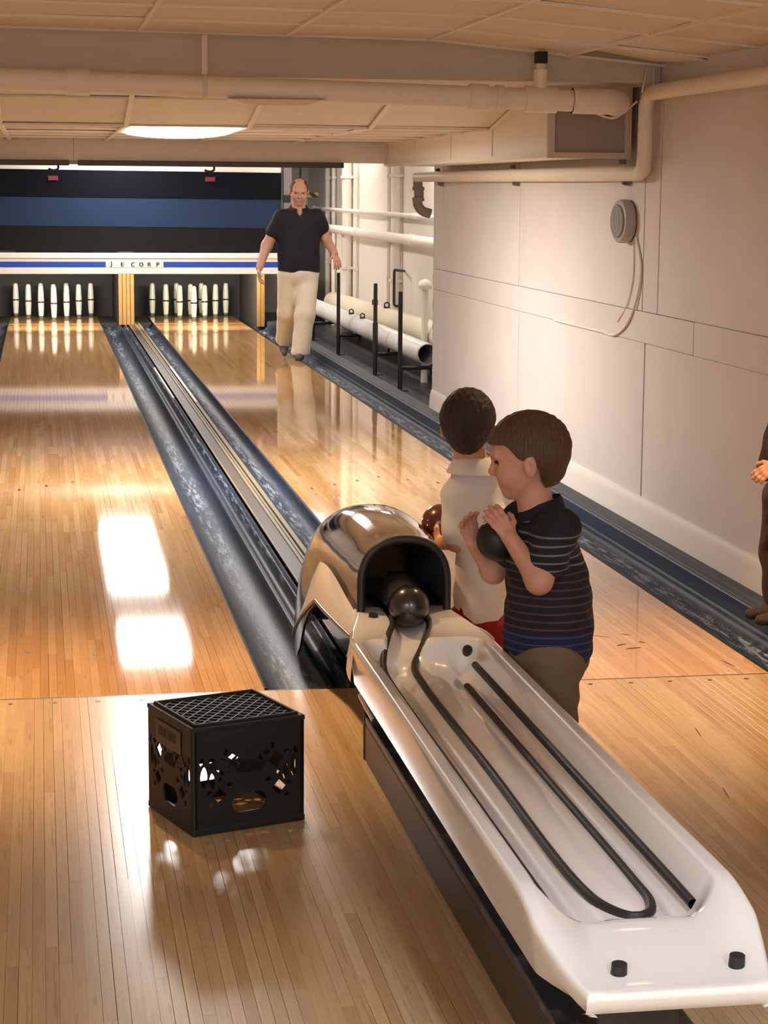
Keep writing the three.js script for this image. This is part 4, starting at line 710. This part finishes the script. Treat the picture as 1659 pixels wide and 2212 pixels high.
// head in its own axes: F facing, U up, L side; h = head height
function headKit(C, F, U, h, child) {
  F = vnorm(F); U = vnorm(vadd(U, F, -vdot(U, F))); const L = vcross(U, F), fr = { f: F, l: L };
  const P = (f, u, l) => [0, 1, 2].map(i => C[i] + h * (f * F[i] + u * U[i] + l * L[i])), sk = child ? 1.04 : 1;
  const skull = [P(-0.035, 0.11, 0), 0.43 * h * sk, 0.395 * h, 0.335 * h * sk];
  const prims = [ell(skull[0], skull[1], skull[2], skull[3], fr, U), ell(P(0.11, -0.17, 0), 0.265 * h, (child ? 0.29 : 0.31) * h, 0.26 * h, fr, U), cap(P(0.26, child ? -0.36 : -0.40, -0.03), 0.085 * h, P(0.26, child ? -0.36 : -0.40, 0.03), 0.085 * h),
    cap(P(0.345, 0.10, -0.15), 0.062 * h, P(0.345, 0.10, 0.15), 0.062 * h), ell(P(0.24, -0.12, 0.14), 0.14 * h, 0.15 * h, 0.12 * h, fr, U), ell(P(0.24, -0.12, -0.14), 0.14 * h, 0.15 * h, 0.12 * h, fr, U)];
  const fine = [cap(P(0.375, 0.03, 0), 0.03 * h, P(child ? 0.435 : 0.455, -0.10, 0), 0.045 * h), cap(P(0.40, -0.115, -0.045), 0.032 * h, P(0.40, -0.115, 0.045), 0.032 * h), cap(P(0.345, -0.235, -0.07), 0.03 * h, P(0.345, -0.235, 0.07), 0.03 * h), cap(P(0.335, -0.285, -0.06), 0.034 * h, P(0.335, -0.285, 0.06), 0.034 * h)];
  for (const s of [-1, 1]) { const ear = ell(P(-0.015, -0.04, s * 0.352), 0.078 * h, 0.13 * h, 0.040 * h, fr, U), dent = ell(P(0.0, -0.03, s * 0.395), 0.036 * h, 0.07 * h, 0.022 * h, fr, U); fine.push((x, y, z) => Math.max(ear(x, y, z), -dent(x, y, z))); }
  const big = blend(prims, 0.09 * h), skin = (x, y, z) => { let d = big(x, y, z); for (const q of fine) d = smin(d, q(x, y, z), 0.035 * h); for (const s of [-1, 1]) { const e = P(0.385, 0.03, s * 0.145), q = Math.hypot(x - e[0], y - e[1], z - e[2]) - 0.055 * h; d = -smin(-d, q, 0.05 * h); } return d; };
  const loc = (x, y, z) => { const p = [x - C[0], y - C[1], z - C[2]]; return [vdot(p, F) / h, vdot(p, U) / h, vdot(p, L) / h]; };
  return { P, skin, loc, F, U, L, fr, skull, C, h };
}
function hairGeo(k, thick, line, cell, extra) {
  const s = ell(k.skull[0], k.skull[1] + thick, k.skull[2] + thick, k.skull[3] + thick * 0.9, k.fr, k.U), nape = ell(k.P(-0.14, -0.10, 0), 0.30 * k.h, 0.30 * k.h, 0.27 * k.h, k.fr, k.U);
  const f = (x, y, z) => { const [a, u, l] = k.loc(x, y, z); let d = smin(s(x, y, z), nape(x, y, z), 0.05 * k.h); d += k.h * 0.006 * (Math.sin(l * 60 + a * 9) * Math.sin(u * 23 + a * 31) + 0.6 * Math.sin(a * 70 + l * 25)); return Math.max(d, (line(a, u, Math.abs(l)) - u) * k.h * 0.75, extra ? extra(a, u, l) * k.h : -1); };
  const r = k.h * 0.66, c = k.C; return nets(f, [c[0] - r, c[1] - r, c[2] - r], [c[0] + r, c[1] + r, c[2] + r], cell);
}
const bump = (p, s) => Math.sin(p[0] * s) * Math.sin(p[1] * s * 0.8 + 1) * Math.sin(p[2] * s + 2);
function eyes(k, t, m) { for (const s of [-1, 1]) { const p = k.P(0.352, 0.025, s * 0.145), e = mesh('eye', new THREE.SphereGeometry(0.040 * k.h, 12, 8).scale(1, 0.55, 1), m, t); e.position.set(...p); const b0 = k.P(0.398, 0.105, s * 0.08), b1 = k.P(0.375, 0.115, s * 0.21); mesh('eyebrow', between(V(...b0), V(...b1), 0.014 * k.h, 0.009 * k.h, 8), M.brow, t); } mesh('lips', between(V(...k.P(0.368, -0.262, -0.075)), V(...k.P(0.368, -0.262, 0.075)), 0.012 * k.h, 0.012 * k.h, 8), M.lip, t); }
function shoe(name, heel, toe, w, h, m, t) {
  const d = vnorm([toe[0] - heel[0], 0, toe[2] - heel[2]]), y0 = heel[1], mid = [(heel[0] + toe[0]) / 2, y0, (heel[2] + toe[2]) / 2];
  const up = cap([heel[0], y0 + h * 0.62, heel[2]], h * 0.55, [heel[0] + d[0] * 0.01, y0 + h * 0.85, heel[2] + d[2] * 0.01], h * 0.5), body = chain([[heel[0], y0 + w * 0.62, heel[2]], [lerp(heel[0], toe[0], 0.55), lerp(y0, toe[1], 0.55) + w * 0.62, lerp(heel[2], toe[2], 0.55)], [toe[0], toe[1] + w * 0.5, toe[2]]], [w * 0.62, w * 0.72, w * 0.52]);
  const f = blend([up, ...body], w * 0.5), lo = Math.min(y0, toe[1]);
  const fl = (x, y, z) => { const t2 = clamp(((x - heel[0]) * d[0] + (z - heel[2]) * d[2]) / Math.hypot(toe[0] - heel[0], toe[2] - heel[2]), 0, 1); return Math.max(f(x, y, z), lerp(y0, toe[1], t2) - y); };
  const b = [[Math.min(heel[0], toe[0]) - w * 1.6, lo - 0.01, Math.min(heel[2], toe[2]) - w * 1.6], [Math.max(heel[0], toe[0]) + w * 1.6, Math.max(y0, toe[1]) + h * 1.8, Math.max(heel[2], toe[2]) + w * 1.6]];
  return mesh(name, nets(fl, b[0], b[1], 0.006), m, t);
}
// ---------------------------------------------------------------- boy in the striped polo, in profile
{
  const B = [0.31, 0, 1.15], rel = p => [p[0] - B[0], p[1], p[2] - B[2]];
  const t = thing('person', 'boy in a dark striped polo and khaki shorts holding a black ball to his chest', 'person', B);
  const yaw = Math.atan2(-0.96, -0.20), fr = frame(yaw);               // facing the left of the picture
  const H = headKit(rel([0.246, 0.886, 1.15]), [-0.95, -0.16, -0.22], [-0.10, 1, 0.02], 0.222, true);
  const shN = rel([0.310, 0.718, 1.238]), shF = rel([0.262, 0.712, 1.055]), elN = rel([0.246, 0.590, 1.295]), wrN = rel([0.186, 0.690, 1.222]), elF = rel([0.188, 0.568, 1.03]), wrF = rel([0.128, 0.648, 1.065]);
  const neckT = rel([0.262, 0.800, 1.15]), neckB = rel([0.278, 0.725, 1.148]);
  const ballC = rel([0.176, 0.670, 1.132]);
  const handN = hand(wrN, [-0.50, 0.82, -0.28], [-0.25, -0.05, -0.95], [0.55, 0.75, -0.1], 0.62, 0.55), handF = hand(wrF, [-0.35, 0.9, 0.1], [0.2, 0.1, 0.95], [0.3, 0.6, 0.3], 0.62, 0.7);
  const legs = []; for (const s of [-1, 1]) { const o = [fr.l[0] * 0.052 * s, fr.l[2] * 0.052 * s]; legs.push(...chain([[o[0], 0.36, o[1]], [o[0] - 0.012, 0.215, o[1]], [o[0], 0.055, o[1]]], [0.062, 0.045, 0.030])); }
  const main = blend([...chain([neckT, neckB], [0.046, 0.050]), ell([-0.012, 0.60, 0], 0.075, 0.135, 0.095, fr), ell([-0.004, 0.45, 0], 0.085, 0.12, 0.095, fr), ...chain([shN, elN, wrN], [0.040, 0.031, 0.021]), ...chain([shF, elF, wrF], [0.040, 0.031, 0.021]), ...legs], 0.025);
  const handsF = (x, y, z) => 1;
  const bodyG = nets((x, y, z) => smin(main(x, y, z), H.skin(x, y, z), 0.012), [-0.24, 0.02, -0.20], [0.16, 1.02, 0.22], 0.006);
  const hN = blend([...handN, cap(elN, 0.031, wrN, 0.021)], 0.007), hF = blend([...handF, cap(elF, 0.031, wrF, 0.021)], 0.007);
  const hb = (w, r) => [w.map((q, i) => q - r), w.map((q, i) => q + r)], g1 = nets((x, y, z) => Math.max(hN(x, y, z), Math.hypot(x - wrN[0] + 0.03, y - wrN[1] - 0.05, z - wrN[2]) - 0.115), ...hb(vadd(wrN, [-0.03, 0.05, 0]), 0.125), 0.003), g2 = nets((x, y, z) => Math.max(hF(x, y, z), Math.hypot(x - wrF[0] + 0.02, y - wrF[1] - 0.05, z - wrF[2]) - 0.115), ...hb(vadd(wrF, [-0.02, 0.05, 0]), 0.125), 0.003);
  const headG = nets(H.skin, ...hb(H.C, 0.15), 0.0032);
  mesh('body', merge([bodyG, g1, g2, headG]), M.skin, t); eyes(H, t, M.eye);
  mesh('hair', hairGeo(H, 0.011, (a, u, l) => a > 0.05 ? lerp(0.03, 0.235, sstep(0.05, 0.26, a)) : lerp(-0.36, 0.07, sstep(-0.15, -0.07, a)) - 0.10 * sstep(0.0, 0.05, a) * 0.4, 0.0034), M.hairSandy, t);
  // polo
  const sleeve = (s, e, q) => chain([s, vadd(s, [e[0] - s[0], e[1] - s[1], e[2] - s[2]], q)], [0.050, 0.054]);
  const polo = blend([ell([0.0, 0.47, 0], 0.112, 0.20, 0.114, fr), ell([-0.018, 0.62, -0.003], 0.095, 0.125, 0.112, fr), cap(vadd(shF, [0, -0.008, 0]), 0.046, vadd(shN, [0, -0.008, 0]), 0.046), cap([0.0, 0.55, 0], 0.095, [0.0, 0.36, 0], 0.115), ...sleeve(shN, elN, 0.60), ...sleeve(shF, elF, 0.60)], 0.035);
  const wr = (x, y, z) => 0.0032 * bump([x, y, z], 48) + 0.0018 * Math.sin(y * 90 + x * 50 + 3 * Math.sin(z * 30));
  const hem = (x, z) => 0.372 + 0.010 * Math.sin(x * 40 + 1) + 0.008 * Math.sin(z * 55) - 0.10 * (x + 0.05) * (x > -0.05 ? 1 : 0.3) * 0.2;
  const neckCut = cap(vadd(neckT, [0, 0.06, 0]), 0.056, vadd(neckB, [-0.006, 0.018, 0]), 0.050);
  const stripes = tex(8, 1024, (u, v) => {          // v: height in metres 0..1
    const base = v > 0.60 ? [0.075, 0.08, 0.105] : v > 0.44 ? [0.10, 0.075, 0.10] : [0.07, 0.10, 0.22], line = v > 0.60 ? [0.42, 0.42, 0.45] : v > 0.44 ? [0.30, 0.21, 0.27] : [0.20, 0.24, 0.38], k = (v / 0.0205) % 1;
    return v < 0.712 && k < 0.24 ? line : base;
  }, { srgb: true });
  const poloM = std(0xffffff, 0.85, { map: stripes, bumpMap: weaveTex, bumpScale: 0.0006 });
  mesh('polo_shirt', nets((x, y, z) => Math.max(polo(x, y, z) + wr(x, y, z), hem(x, z) - y, -neckCut(x, y, z)), [-0.20, 0.34, -0.20], [0.16, 0.80, 0.22], 0.005), poloM, t);
  const rows = []; for (let i = 0; i <= 4; i++) { const q = i / 4, row = []; for (let j = 0; j <= 26; j++) { const a = 0.35 + j / 26 * (Math.PI * 2 - 0.7) + yaw, r = lerp(0.052, 0.066, Math.pow(q, 0.7)), drop = 0.018 * Math.cos(a - yaw); row.push(V(neckB[0] + Math.sin(a) * r + 0.004, neckB[1] + 0.042 - 0.036 * q - drop + 0.006, neckB[2] + Math.cos(a) * r)); } rows.push(row); }
  mesh('collar', surface(rows), M.navyShirt, t);
  const shorts = blend([ell([0.0, 0.36, 0], 0.112, 0.075, 0.116, fr), ...[-1, 1].flatMap(s => { const o = [fr.l[0] * 0.054 * s, fr.l[2] * 0.054 * s]; return chain([[o[0], 0.36, o[1]], [o[0], 0.20, o[1]]], [0.082, 0.080]); })], 0.03);
  mesh('shorts', nets((x, y, z) => Math.max(shorts(x, y, z) + wr(x, y, z) * 1.2, 0.19 - y, y - 0.415), [-0.18, 0.17, -0.20], [0.18, 0.43, 0.20], 0.006), M.khaki, t);
  mesh('pocket_tab', box(0.004, 0.055, 0.018, 0.085, 0.325, 0.088, 0.001), std(0x8d7d62, 0.8), t).rotation.z = 0.2;
  for (const s of [-1, 1]) { const o = [fr.l[0] * 0.055 * s, fr.l[2] * 0.055 * s]; shoe('shoe', [o[0] + 0.04, 0.0, o[1]], [o[0] - 0.095, 0.0, o[1] - 0.02], 0.036, 0.05, M.sneaker, t); }
  const bl = tagMesh('candlepin_ball', new THREE.SphereGeometry(0.057, 40, 28), phy(0x141416, 0.5), 'black ball clutched by the boy in the striped polo', 'ball'); bl.position.set(ballC[0] + B[0], ballC[1], ballC[2] + B[2]);
}
// ---------------------------------------------------------------- boy in the cream polo, from behind
{
  const B = [0.262, 0, 0.45], rel = p => [p[0] - B[0], p[1], p[2] - B[2]];
  const t = thing('person', 'boy in a cream polo and red shorts seen from behind with a maroon ball', 'person', B);
  const yaw = Math.PI - 0.25, fr = frame(yaw);
  const H = headKit(rel([0.236, 0.884, 0.45]), [0.25, -0.14, -0.95], [0.04, 1, -0.12], 0.205, true);
  const shL = rel([0.208, 0.690, 0.46]), shR = rel([0.350, 0.695, 0.43]), elL = rel([0.206, 0.552, 0.47]), wrL = rel([0.176, 0.527, 0.370]), elR = rel([0.375, 0.56, 0.44]), wrR = rel([0.300, 0.545, 0.33]);
  const neckT = rel([0.244, 0.800, 0.455]), neckB = rel([0.262, 0.738, 0.455]), ballC = rel([0.188, 0.577, 0.300]);
  const handL = hand(wrL, [-0.10, 0.35, -0.93], [0.75, 0.45, -0.2], [-0.1, 0.8, 0.3], 0.62, 0.75), handR = hand(wrR, [-0.75, 0.1, -0.5], [-0.3, 0.2, -0.6], [0, 1, 0], 0.6, 0.8);
  const legs = []; for (const s of [-1, 1]) legs.push(...chain([[0.045 * s + 0.022, 0.31, 0], [0.05 * s + 0.02, 0.20, 0.0], [0.055 * s + 0.015, 0.05, 0.008]], [0.05, 0.042, 0.03]));
  const main = blend([...chain([neckT, neckB], [0.047, 0.052]), ell([0.016, 0.60, 0], 0.06, 0.12, 0.07, fr), ell([0.02, 0.44, 0], 0.06, 0.12, 0.065, fr), ...chain([shL, elL, wrL], [0.038, 0.030, 0.020]), ...chain([shR, elR, wrR], [0.038, 0.030, 0.020]), ...legs], 0.025);
  const bodyG = nets((x, y, z) => smin(main(x, y, z), H.skin(x, y, z), 0.012), [-0.20, 0.02, -0.24], [0.22, 1.02, 0.16], 0.0055);
  const hand1 = blend([...handL, cap(elL, 0.03, wrL, 0.02)], 0.007), c1 = vadd(wrL, [-0.005, 0.015, -0.05]), hb = (w, r) => [w.map(q => q - r), w.map(q => q + r)], g1 = nets((x, y, z) => Math.max(hand1(x, y, z), Math.hypot(x - c1[0], y - c1[1], z - c1[2]) - 0.105), ...hb(c1, 0.115), 0.003);
  const hand2 = blend([...handR, cap(elR, 0.03, wrR, 0.02)], 0.007), c2 = vadd(wrR, [-0.04, 0.01, -0.03]), g2 = nets((x, y, z) => Math.max(hand2(x, y, z), Math.hypot(x - c2[0], y - c2[1], z - c2[2]) - 0.105), ...hb(c2, 0.115), 0.003);
  mesh('body', merge([bodyG, g1, g2, nets(H.skin, ...hb(H.C, 0.14), 0.0034)]), M.skin, t); eyes(H, t, M.eye);
  mesh('hair', hairGeo(H, 0.012, (a, u, l) => a > 0.05 ? lerp(0.03, 0.24, sstep(0.05, 0.26, a)) : lerp(-0.46, 0.07, sstep(-0.17, -0.07, a)), 0.0034), M.hairDark, t);
  const sleeve = (s, e) => chain([s, vadd(s, [e[0] - s[0], e[1] - s[1], e[2] - s[2]], 0.82)], [0.044, 0.050]);
  const polo = blend([ell([0.016, 0.62, 0], 0.075, 0.11, 0.082, fr), cap([0.016, 0.60, 0.0], 0.072, [0.022, 0.30, 0.0], 0.082), cap(vadd(shL, [0.008, -0.004, 0]), 0.044, vadd(shR, [0, -0.004, 0]), 0.044), cap([0.0, 0.700, 0.003], 0.072, [-0.004, 0.765, 0.003], 0.060), ...sleeve(shL, elL), ...sleeve(shR, elR)], 0.03);
  const wr = (x, y, z) => 0.0030 * bump([x, y, z], 42) + 0.0016 * Math.sin(y * 70 + x * 60);
  const neckCut = cap(vadd(neckT, [0, 0.06, -0.01]), 0.048, vadd(neckB, [0, 0.045, -0.006]), 0.040), slit = (x, y, z) => Math.max(Math.abs(x + 0.045) - 0.003, y - 0.352, -z);
  mesh('polo_shirt', nets((x, y, z) => Math.max(polo(x, y, z) + wr(x, y, z), (x < -0.045 ? 0.335 : 0.312) + 0.006 * Math.sin(x * 50) - y, -neckCut(x, y, z), -slit(x, y, z)), [-0.20, 0.28, -0.16], [0.22, 0.80, 0.16], 0.005), M.polo, t);
  const rows = []; for (let i = 0; i <= 4; i++) { const q = i / 4, row = []; for (let j = 0; j <= 26; j++) { const a = 0.35 + j / 26 * (Math.PI * 2 - 0.7) + yaw, r = lerp(0.056, 0.084, Math.pow(q, 0.7)); row.push(V(neckB[0] - 0.004 + Math.sin(a) * r, neckB[1] + 0.054 - 0.044 * q + 0.004, neckB[2] + Math.cos(a) * r)); } rows.push(row); }
  mesh('collar', surface(rows), M.polo, t);
  const shorts = blend([ell([0.022, 0.30, 0], 0.08, 0.07, 0.085, fr), ...[-1, 1].flatMap(s => chain([[0.045 * s + 0.022, 0.30, 0], [0.05 * s + 0.022, 0.185, 0]], [0.060, 0.064]))], 0.03);
  mesh('shorts', nets((x, y, z) => Math.max(shorts(x, y, z) + wr(x, y, z), 0.175 - y, y - 0.355), [-0.16, 0.15, -0.16], [0.18, 0.37, 0.16], 0.006), M.red, t);
  for (const s of [-1, 1]) shoe('shoe', [0.056 * s + 0.01, 0.0, 0.04], [0.06 * s + 0.015, 0.0, -0.09], 0.034, 0.048, M.sneaker, t);
  const bl = tagMesh('candlepin_ball', new THREE.SphereGeometry(0.057, 40, 28), M.ballRed, 'maroon ball held by the boy in the cream polo', 'ball'); bl.position.set(ballC[0] + B[0], ballC[1], ballC[2] + B[2]);
}
// ---------------------------------------------------------------- man walking up the lane edge
{
  const B = [1.375, 0, -12.48], t = thing('person', 'balding man in a navy polo and pale trousers walking beside the lane', 'person', B);
  const fr = frame(-0.08);
  const H = headKit([0.0, 1.545, 0.03], [-0.06, -0.30, 0.95], [0, 1, 0.32], 0.242, false);
  const shL = [-0.165, 1.305, 0], shR = [0.172, 1.305, 0], elL = [-0.292, 1.045, -0.04], wrL = [-0.372, 0.845, 0.06], elR = [0.262, 1.105, -0.04], wrR = [0.312, 0.985, 0.17];
  const hL = hand(wrL, [-0.06, -0.98, 0.15], [0.9, 0, 0.3], [0.2, 0, 0.95], 0.95, 0.6), hR = hand(wrR, [0.22, -0.85, 0.45], [-0.4, -0.3, -0.8], [-0.8, 0, 0.5], 0.95, 0.4);
  const main = blend([cap([0, 1.46, 0], 0.062, [0, 1.34, -0.02], 0.072), ell([0, 1.16, 0], 0.10, 0.24, 0.165, fr), ell([0, 0.92, 0], 0.10, 0.2, 0.155, fr), ...chain([shL, elL, wrL], [0.060, 0.050, 0.034]), ...chain([shR, elR, wrR], [0.060, 0.050, 0.034]), ...chain([[-0.088, 0.80, 0], [-0.096, 0.43, -0.08], [-0.098, 0.13, -0.34]], [0.085, 0.058, 0.04]), ...chain([[0.085, 0.80, 0], [0.045, 0.42, 0.10], [0.0, 0.09, 0.10]], [0.085, 0.058, 0.04])], 0.03);
  const bodyG = nets((x, y, z) => smin(main(x, y, z), H.skin(x, y, z), 0.015), [-0.45, 0.05, -0.44], [0.42, 1.70, 0.30], 0.013);
  const hb = (w, r) => [w.map(q => q - r), w.map(q => q + r)], a1 = vadd(wrL, [0, -0.09, 0.02]), a2 = vadd(wrR, [0.02, -0.07, 0.04]);
  const f1 = blend([...hL, cap(elL, 0.044, wrL, 0.03)], 0.009), f2 = blend([...hR, cap(elR, 0.044, wrR, 0.03)], 0.009);
  const g1 = nets((x, y, z) => Math.max(f1(x, y, z), Math.hypot(x - a1[0], y - a1[1], z - a1[2]) - 0.135), ...hb(a1, 0.14), 0.005), g2 = nets((x, y, z) => Math.max(f2(x, y, z), Math.hypot(x - a2[0], y - a2[1], z - a2[2]) - 0.135), ...hb(a2, 0.14), 0.005);
  mesh('body', merge([bodyG, g1, g2, nets(H.skin, ...hb(H.C, 0.16), 0.005)]), M.skinMan, t); eyes(H, t, M.lid);
  mesh('hair', hairGeo(H, 0.004, (a, u, l) => a > 0.02 ? 0.02 : lerp(-0.30, 0.0, sstep(-0.14, 0.0, a)), 0.005, (a, u, l) => Math.max(a - 0.20 + 0.5 * Math.max(0, 0.2 - Math.abs(l)), a > 0.0 ? u - 0.42 : -1)), M.hairMan, t);
  const sl = (s, e, q) => chain([s, vadd(s, [e[0] - s[0], e[1] - s[1], e[2] - s[2]], q)], [0.075, 0.072]);
  const shirt = blend([ell([0, 1.17, 0], 0.135, 0.22, 0.180, fr), ell([0, 0.94, 0.01], 0.135, 0.26, 0.165, fr), cap([-0.09, 1.08, 0.0], 0.105, [-0.085, 0.80, 0.01], 0.112), cap([0.09, 1.08, 0.0], 0.105, [0.085, 0.80, 0.01], 0.112), cap([-0.13, 1.30, -0.01], 0.075, [0.135, 1.30, -0.01], 0.075), cap([0, 1.30, 0], 0.10, [0, 1.37, -0.01], 0.08), ...sl(shL, elL, 0.50), ...sl(shR, elR, 0.48)], 0.05);
  const wr = (x, y, z) => 0.004 * bump([x, y, z], 28);
  const nc = cap([0, 1.55, 0.01], 0.085, [0, 1.375, 0.03], 0.07), vcut = (x, y, z) => Math.max(Math.abs(x) - (y - 1.315) * 0.6, 0.05 - z);
  mesh('polo_shirt', nets((x, y, z) => Math.max(shirt(x, y, z) + wr(x, y, z), 0.812 + 0.008 * Math.sin(x * 25) - y, -nc(x, y, z), -vcut(x, y, z)), [-0.36, 0.78, -0.20], [0.36, 1.45, 0.22], 0.009), M.navyShirt, t);
  const rows = []; for (let i = 0; i <= 4; i++) { const q = i / 4, row = []; for (let j = 0; j <= 26; j++) { const a = 0.30 + j / 26 * (Math.PI * 2 - 0.6), r = lerp(0.074, 0.098, Math.pow(q, 0.7)); row.push(V(Math.sin(a) * r, 1.415 - 0.045 * q - 0.03 * Math.cos(a), Math.cos(a) * r)); } rows.push(row); } mesh('collar', surface(rows), M.navyShirt, t);
  const pants = blend([ell([0, 0.80, 0], 0.135, 0.13, 0.178, fr), ...chain([[-0.090, 0.78, 0], [-0.098, 0.43, -0.07], [-0.100, 0.16, -0.30]], [0.105, 0.090, 0.082]), ...chain([[0.085, 0.78, 0], [0.045, 0.42, 0.10], [0.002, 0.075, 0.105]], [0.105, 0.092, 0.088])], 0.035);
  const pw = (x, y, z) => 0.004 * bump([x, y * 0.3, z], 26) + 0.0015 * Math.sin(y * 34 + x * 40);
  const cutB = (x, y, z) => z < -0.12 ? Math.max(0.03 - y, ((y - 0.16) * -0.55 + (z + 0.31) * -0.83)) : 0.045 - y;
  mesh('trousers', nets((x, y, z) => Math.max(pants(x, y, z) + pw(x, y, z), cutB(x, y, z), y - 0.90), [-0.25, 0.02, -0.46], [0.25, 0.93, 0.28], 0.010), M.chino, t);
  mesh('belt_case', box(0.02, 0.07, 0.05, 0.185, 0.86, 0.02, 0.005), M.black, t);
  shoe('shoe', [0.0, 0.0, 0.05], [-0.02, 0.0, 0.22], 0.055, 0.075, M.sneaker, t); const bs = shoe('shoe', [-0.10, 0.095, -0.37], [-0.108, 0.01, -0.20], 0.052, 0.07, M.sneaker, t);
}
// ---------------------------------------------------------------- someone at the right edge of the frame
{
  const B = [1.592, 0.063, -0.50], t = thing('person', 'person in brown trousers and boots cut off by the picture edge', 'person', B), fr = frame(-1.2);
  const H = headKit([0.02, 0.98, 0], [-0.9, -0.1, 0.3], [0, 1, 0], 0.20, true), shA = [-0.01, 0.79, 0.10], shB = [0.02, 0.79, -0.08], elA = [-0.015, 0.64, 0.135], wrA = [-0.085, 0.575, 0.10], elB = [0.0, 0.64, -0.12], wrB = [-0.05, 0.52, -0.1];
  const hA = hand(wrA, [-0.75, -0.5, -0.1], [0.1, -0.5, -0.8], [0, 0.3, -0.9], 0.6, 0.6), main = blend([cap([0.02, 0.86, 0], 0.042, [0.02, 0.80, 0], 0.048), ell([0.02, 0.68, 0], 0.07, 0.16, 0.095, fr), ell([0.02, 0.5, 0], 0.075, 0.12, 0.09, fr), ...chain([shA, elA, wrA], [0.038, 0.03, 0.021]), ...chain([shB, elB, wrB], [0.038, 0.03, 0.021]), ...[-1, 1].flatMap(s => chain([[0.01, 0.42, 0.05 * s], [0.0, 0.24, 0.05 * s], [0.01, 0.07, 0.05 * s]], [0.06, 0.044, 0.032]))], 0.025);
  const f = blend([...hA, cap(elA, 0.03, wrA, 0.021)], 0.007), c = vadd(wrA, [-0.04, -0.03, 0]);
  mesh('body', merge([nets((x, y, z) => smin(main(x, y, z), H.skin(x, y, z), 0.012), [-0.2, 0.03, -0.2], [0.2, 1.12, 0.22], 0.008), nets((x, y, z) => Math.max(f(x, y, z), Math.hypot(x - c[0], y - c[1], z - c[2]) - 0.10), c.map(q => q - 0.11), c.map(q => q + 0.11), 0.004)]), M.skin, t);
  mesh('hair', hairGeo(H, 0.012, (a, u, l) => a > 0.02 ? lerp(-0.06, 0.24, sstep(0.02, 0.26, a)) : lerp(-0.35, -0.06, sstep(-0.12, 0.0, a)), 0.005), M.hairDark, t);
  const sw = blend([ell([0.02, 0.66, 0], 0.09, 0.18, 0.11, fr), cap(vadd(shA, [0, -0.01, 0]), 0.045, vadd(shB, [0, -0.01, 0]), 0.045), ...chain([shA, elA, vadd(wrA, [0.015, 0.012, 0])], [0.046, 0.042, 0.034]), ...chain([shB, elB, wrB], [0.046, 0.042, 0.034])], 0.03);
  mesh('sweater', nets((x, y, z) => Math.max(sw(x, y, z) + 0.002 * bump([x, y, z], 60), 0.46 - y, y - 0.835), [-0.2, 0.44, -0.22], [0.2, 0.86, 0.24], 0.007), M.brown, t);
  const tr = blend([ell([0.02, 0.45, 0], 0.095, 0.08, 0.105, fr), ...[-1, 1].flatMap(s => chain([[0.01, 0.43, 0.052 * s], [-0.004, 0.24, 0.052 * s], [0.006, 0.07, 0.052 * s]], [0.078, 0.066, 0.056]))], 0.025);
  mesh('trousers', nets((x, y, z) => Math.max(tr(x, y, z) + 0.006 * bump([x, y, z], 45), 0.055 - y, y - 0.50), [-0.16, 0.03, -0.18], [0.18, 0.53, 0.18], 0.007), M.brown, t);
  for (const s of [-1, 1]) shoe('boot', [0.03, 0.0, 0.052 * s], [-0.105, 0.0, 0.052 * s + 0.01], 0.038, 0.06, M.boot, t);
}
scene.traverse(o => { if (o.isMesh) shade(o); });
renderer.render(scene, camera);
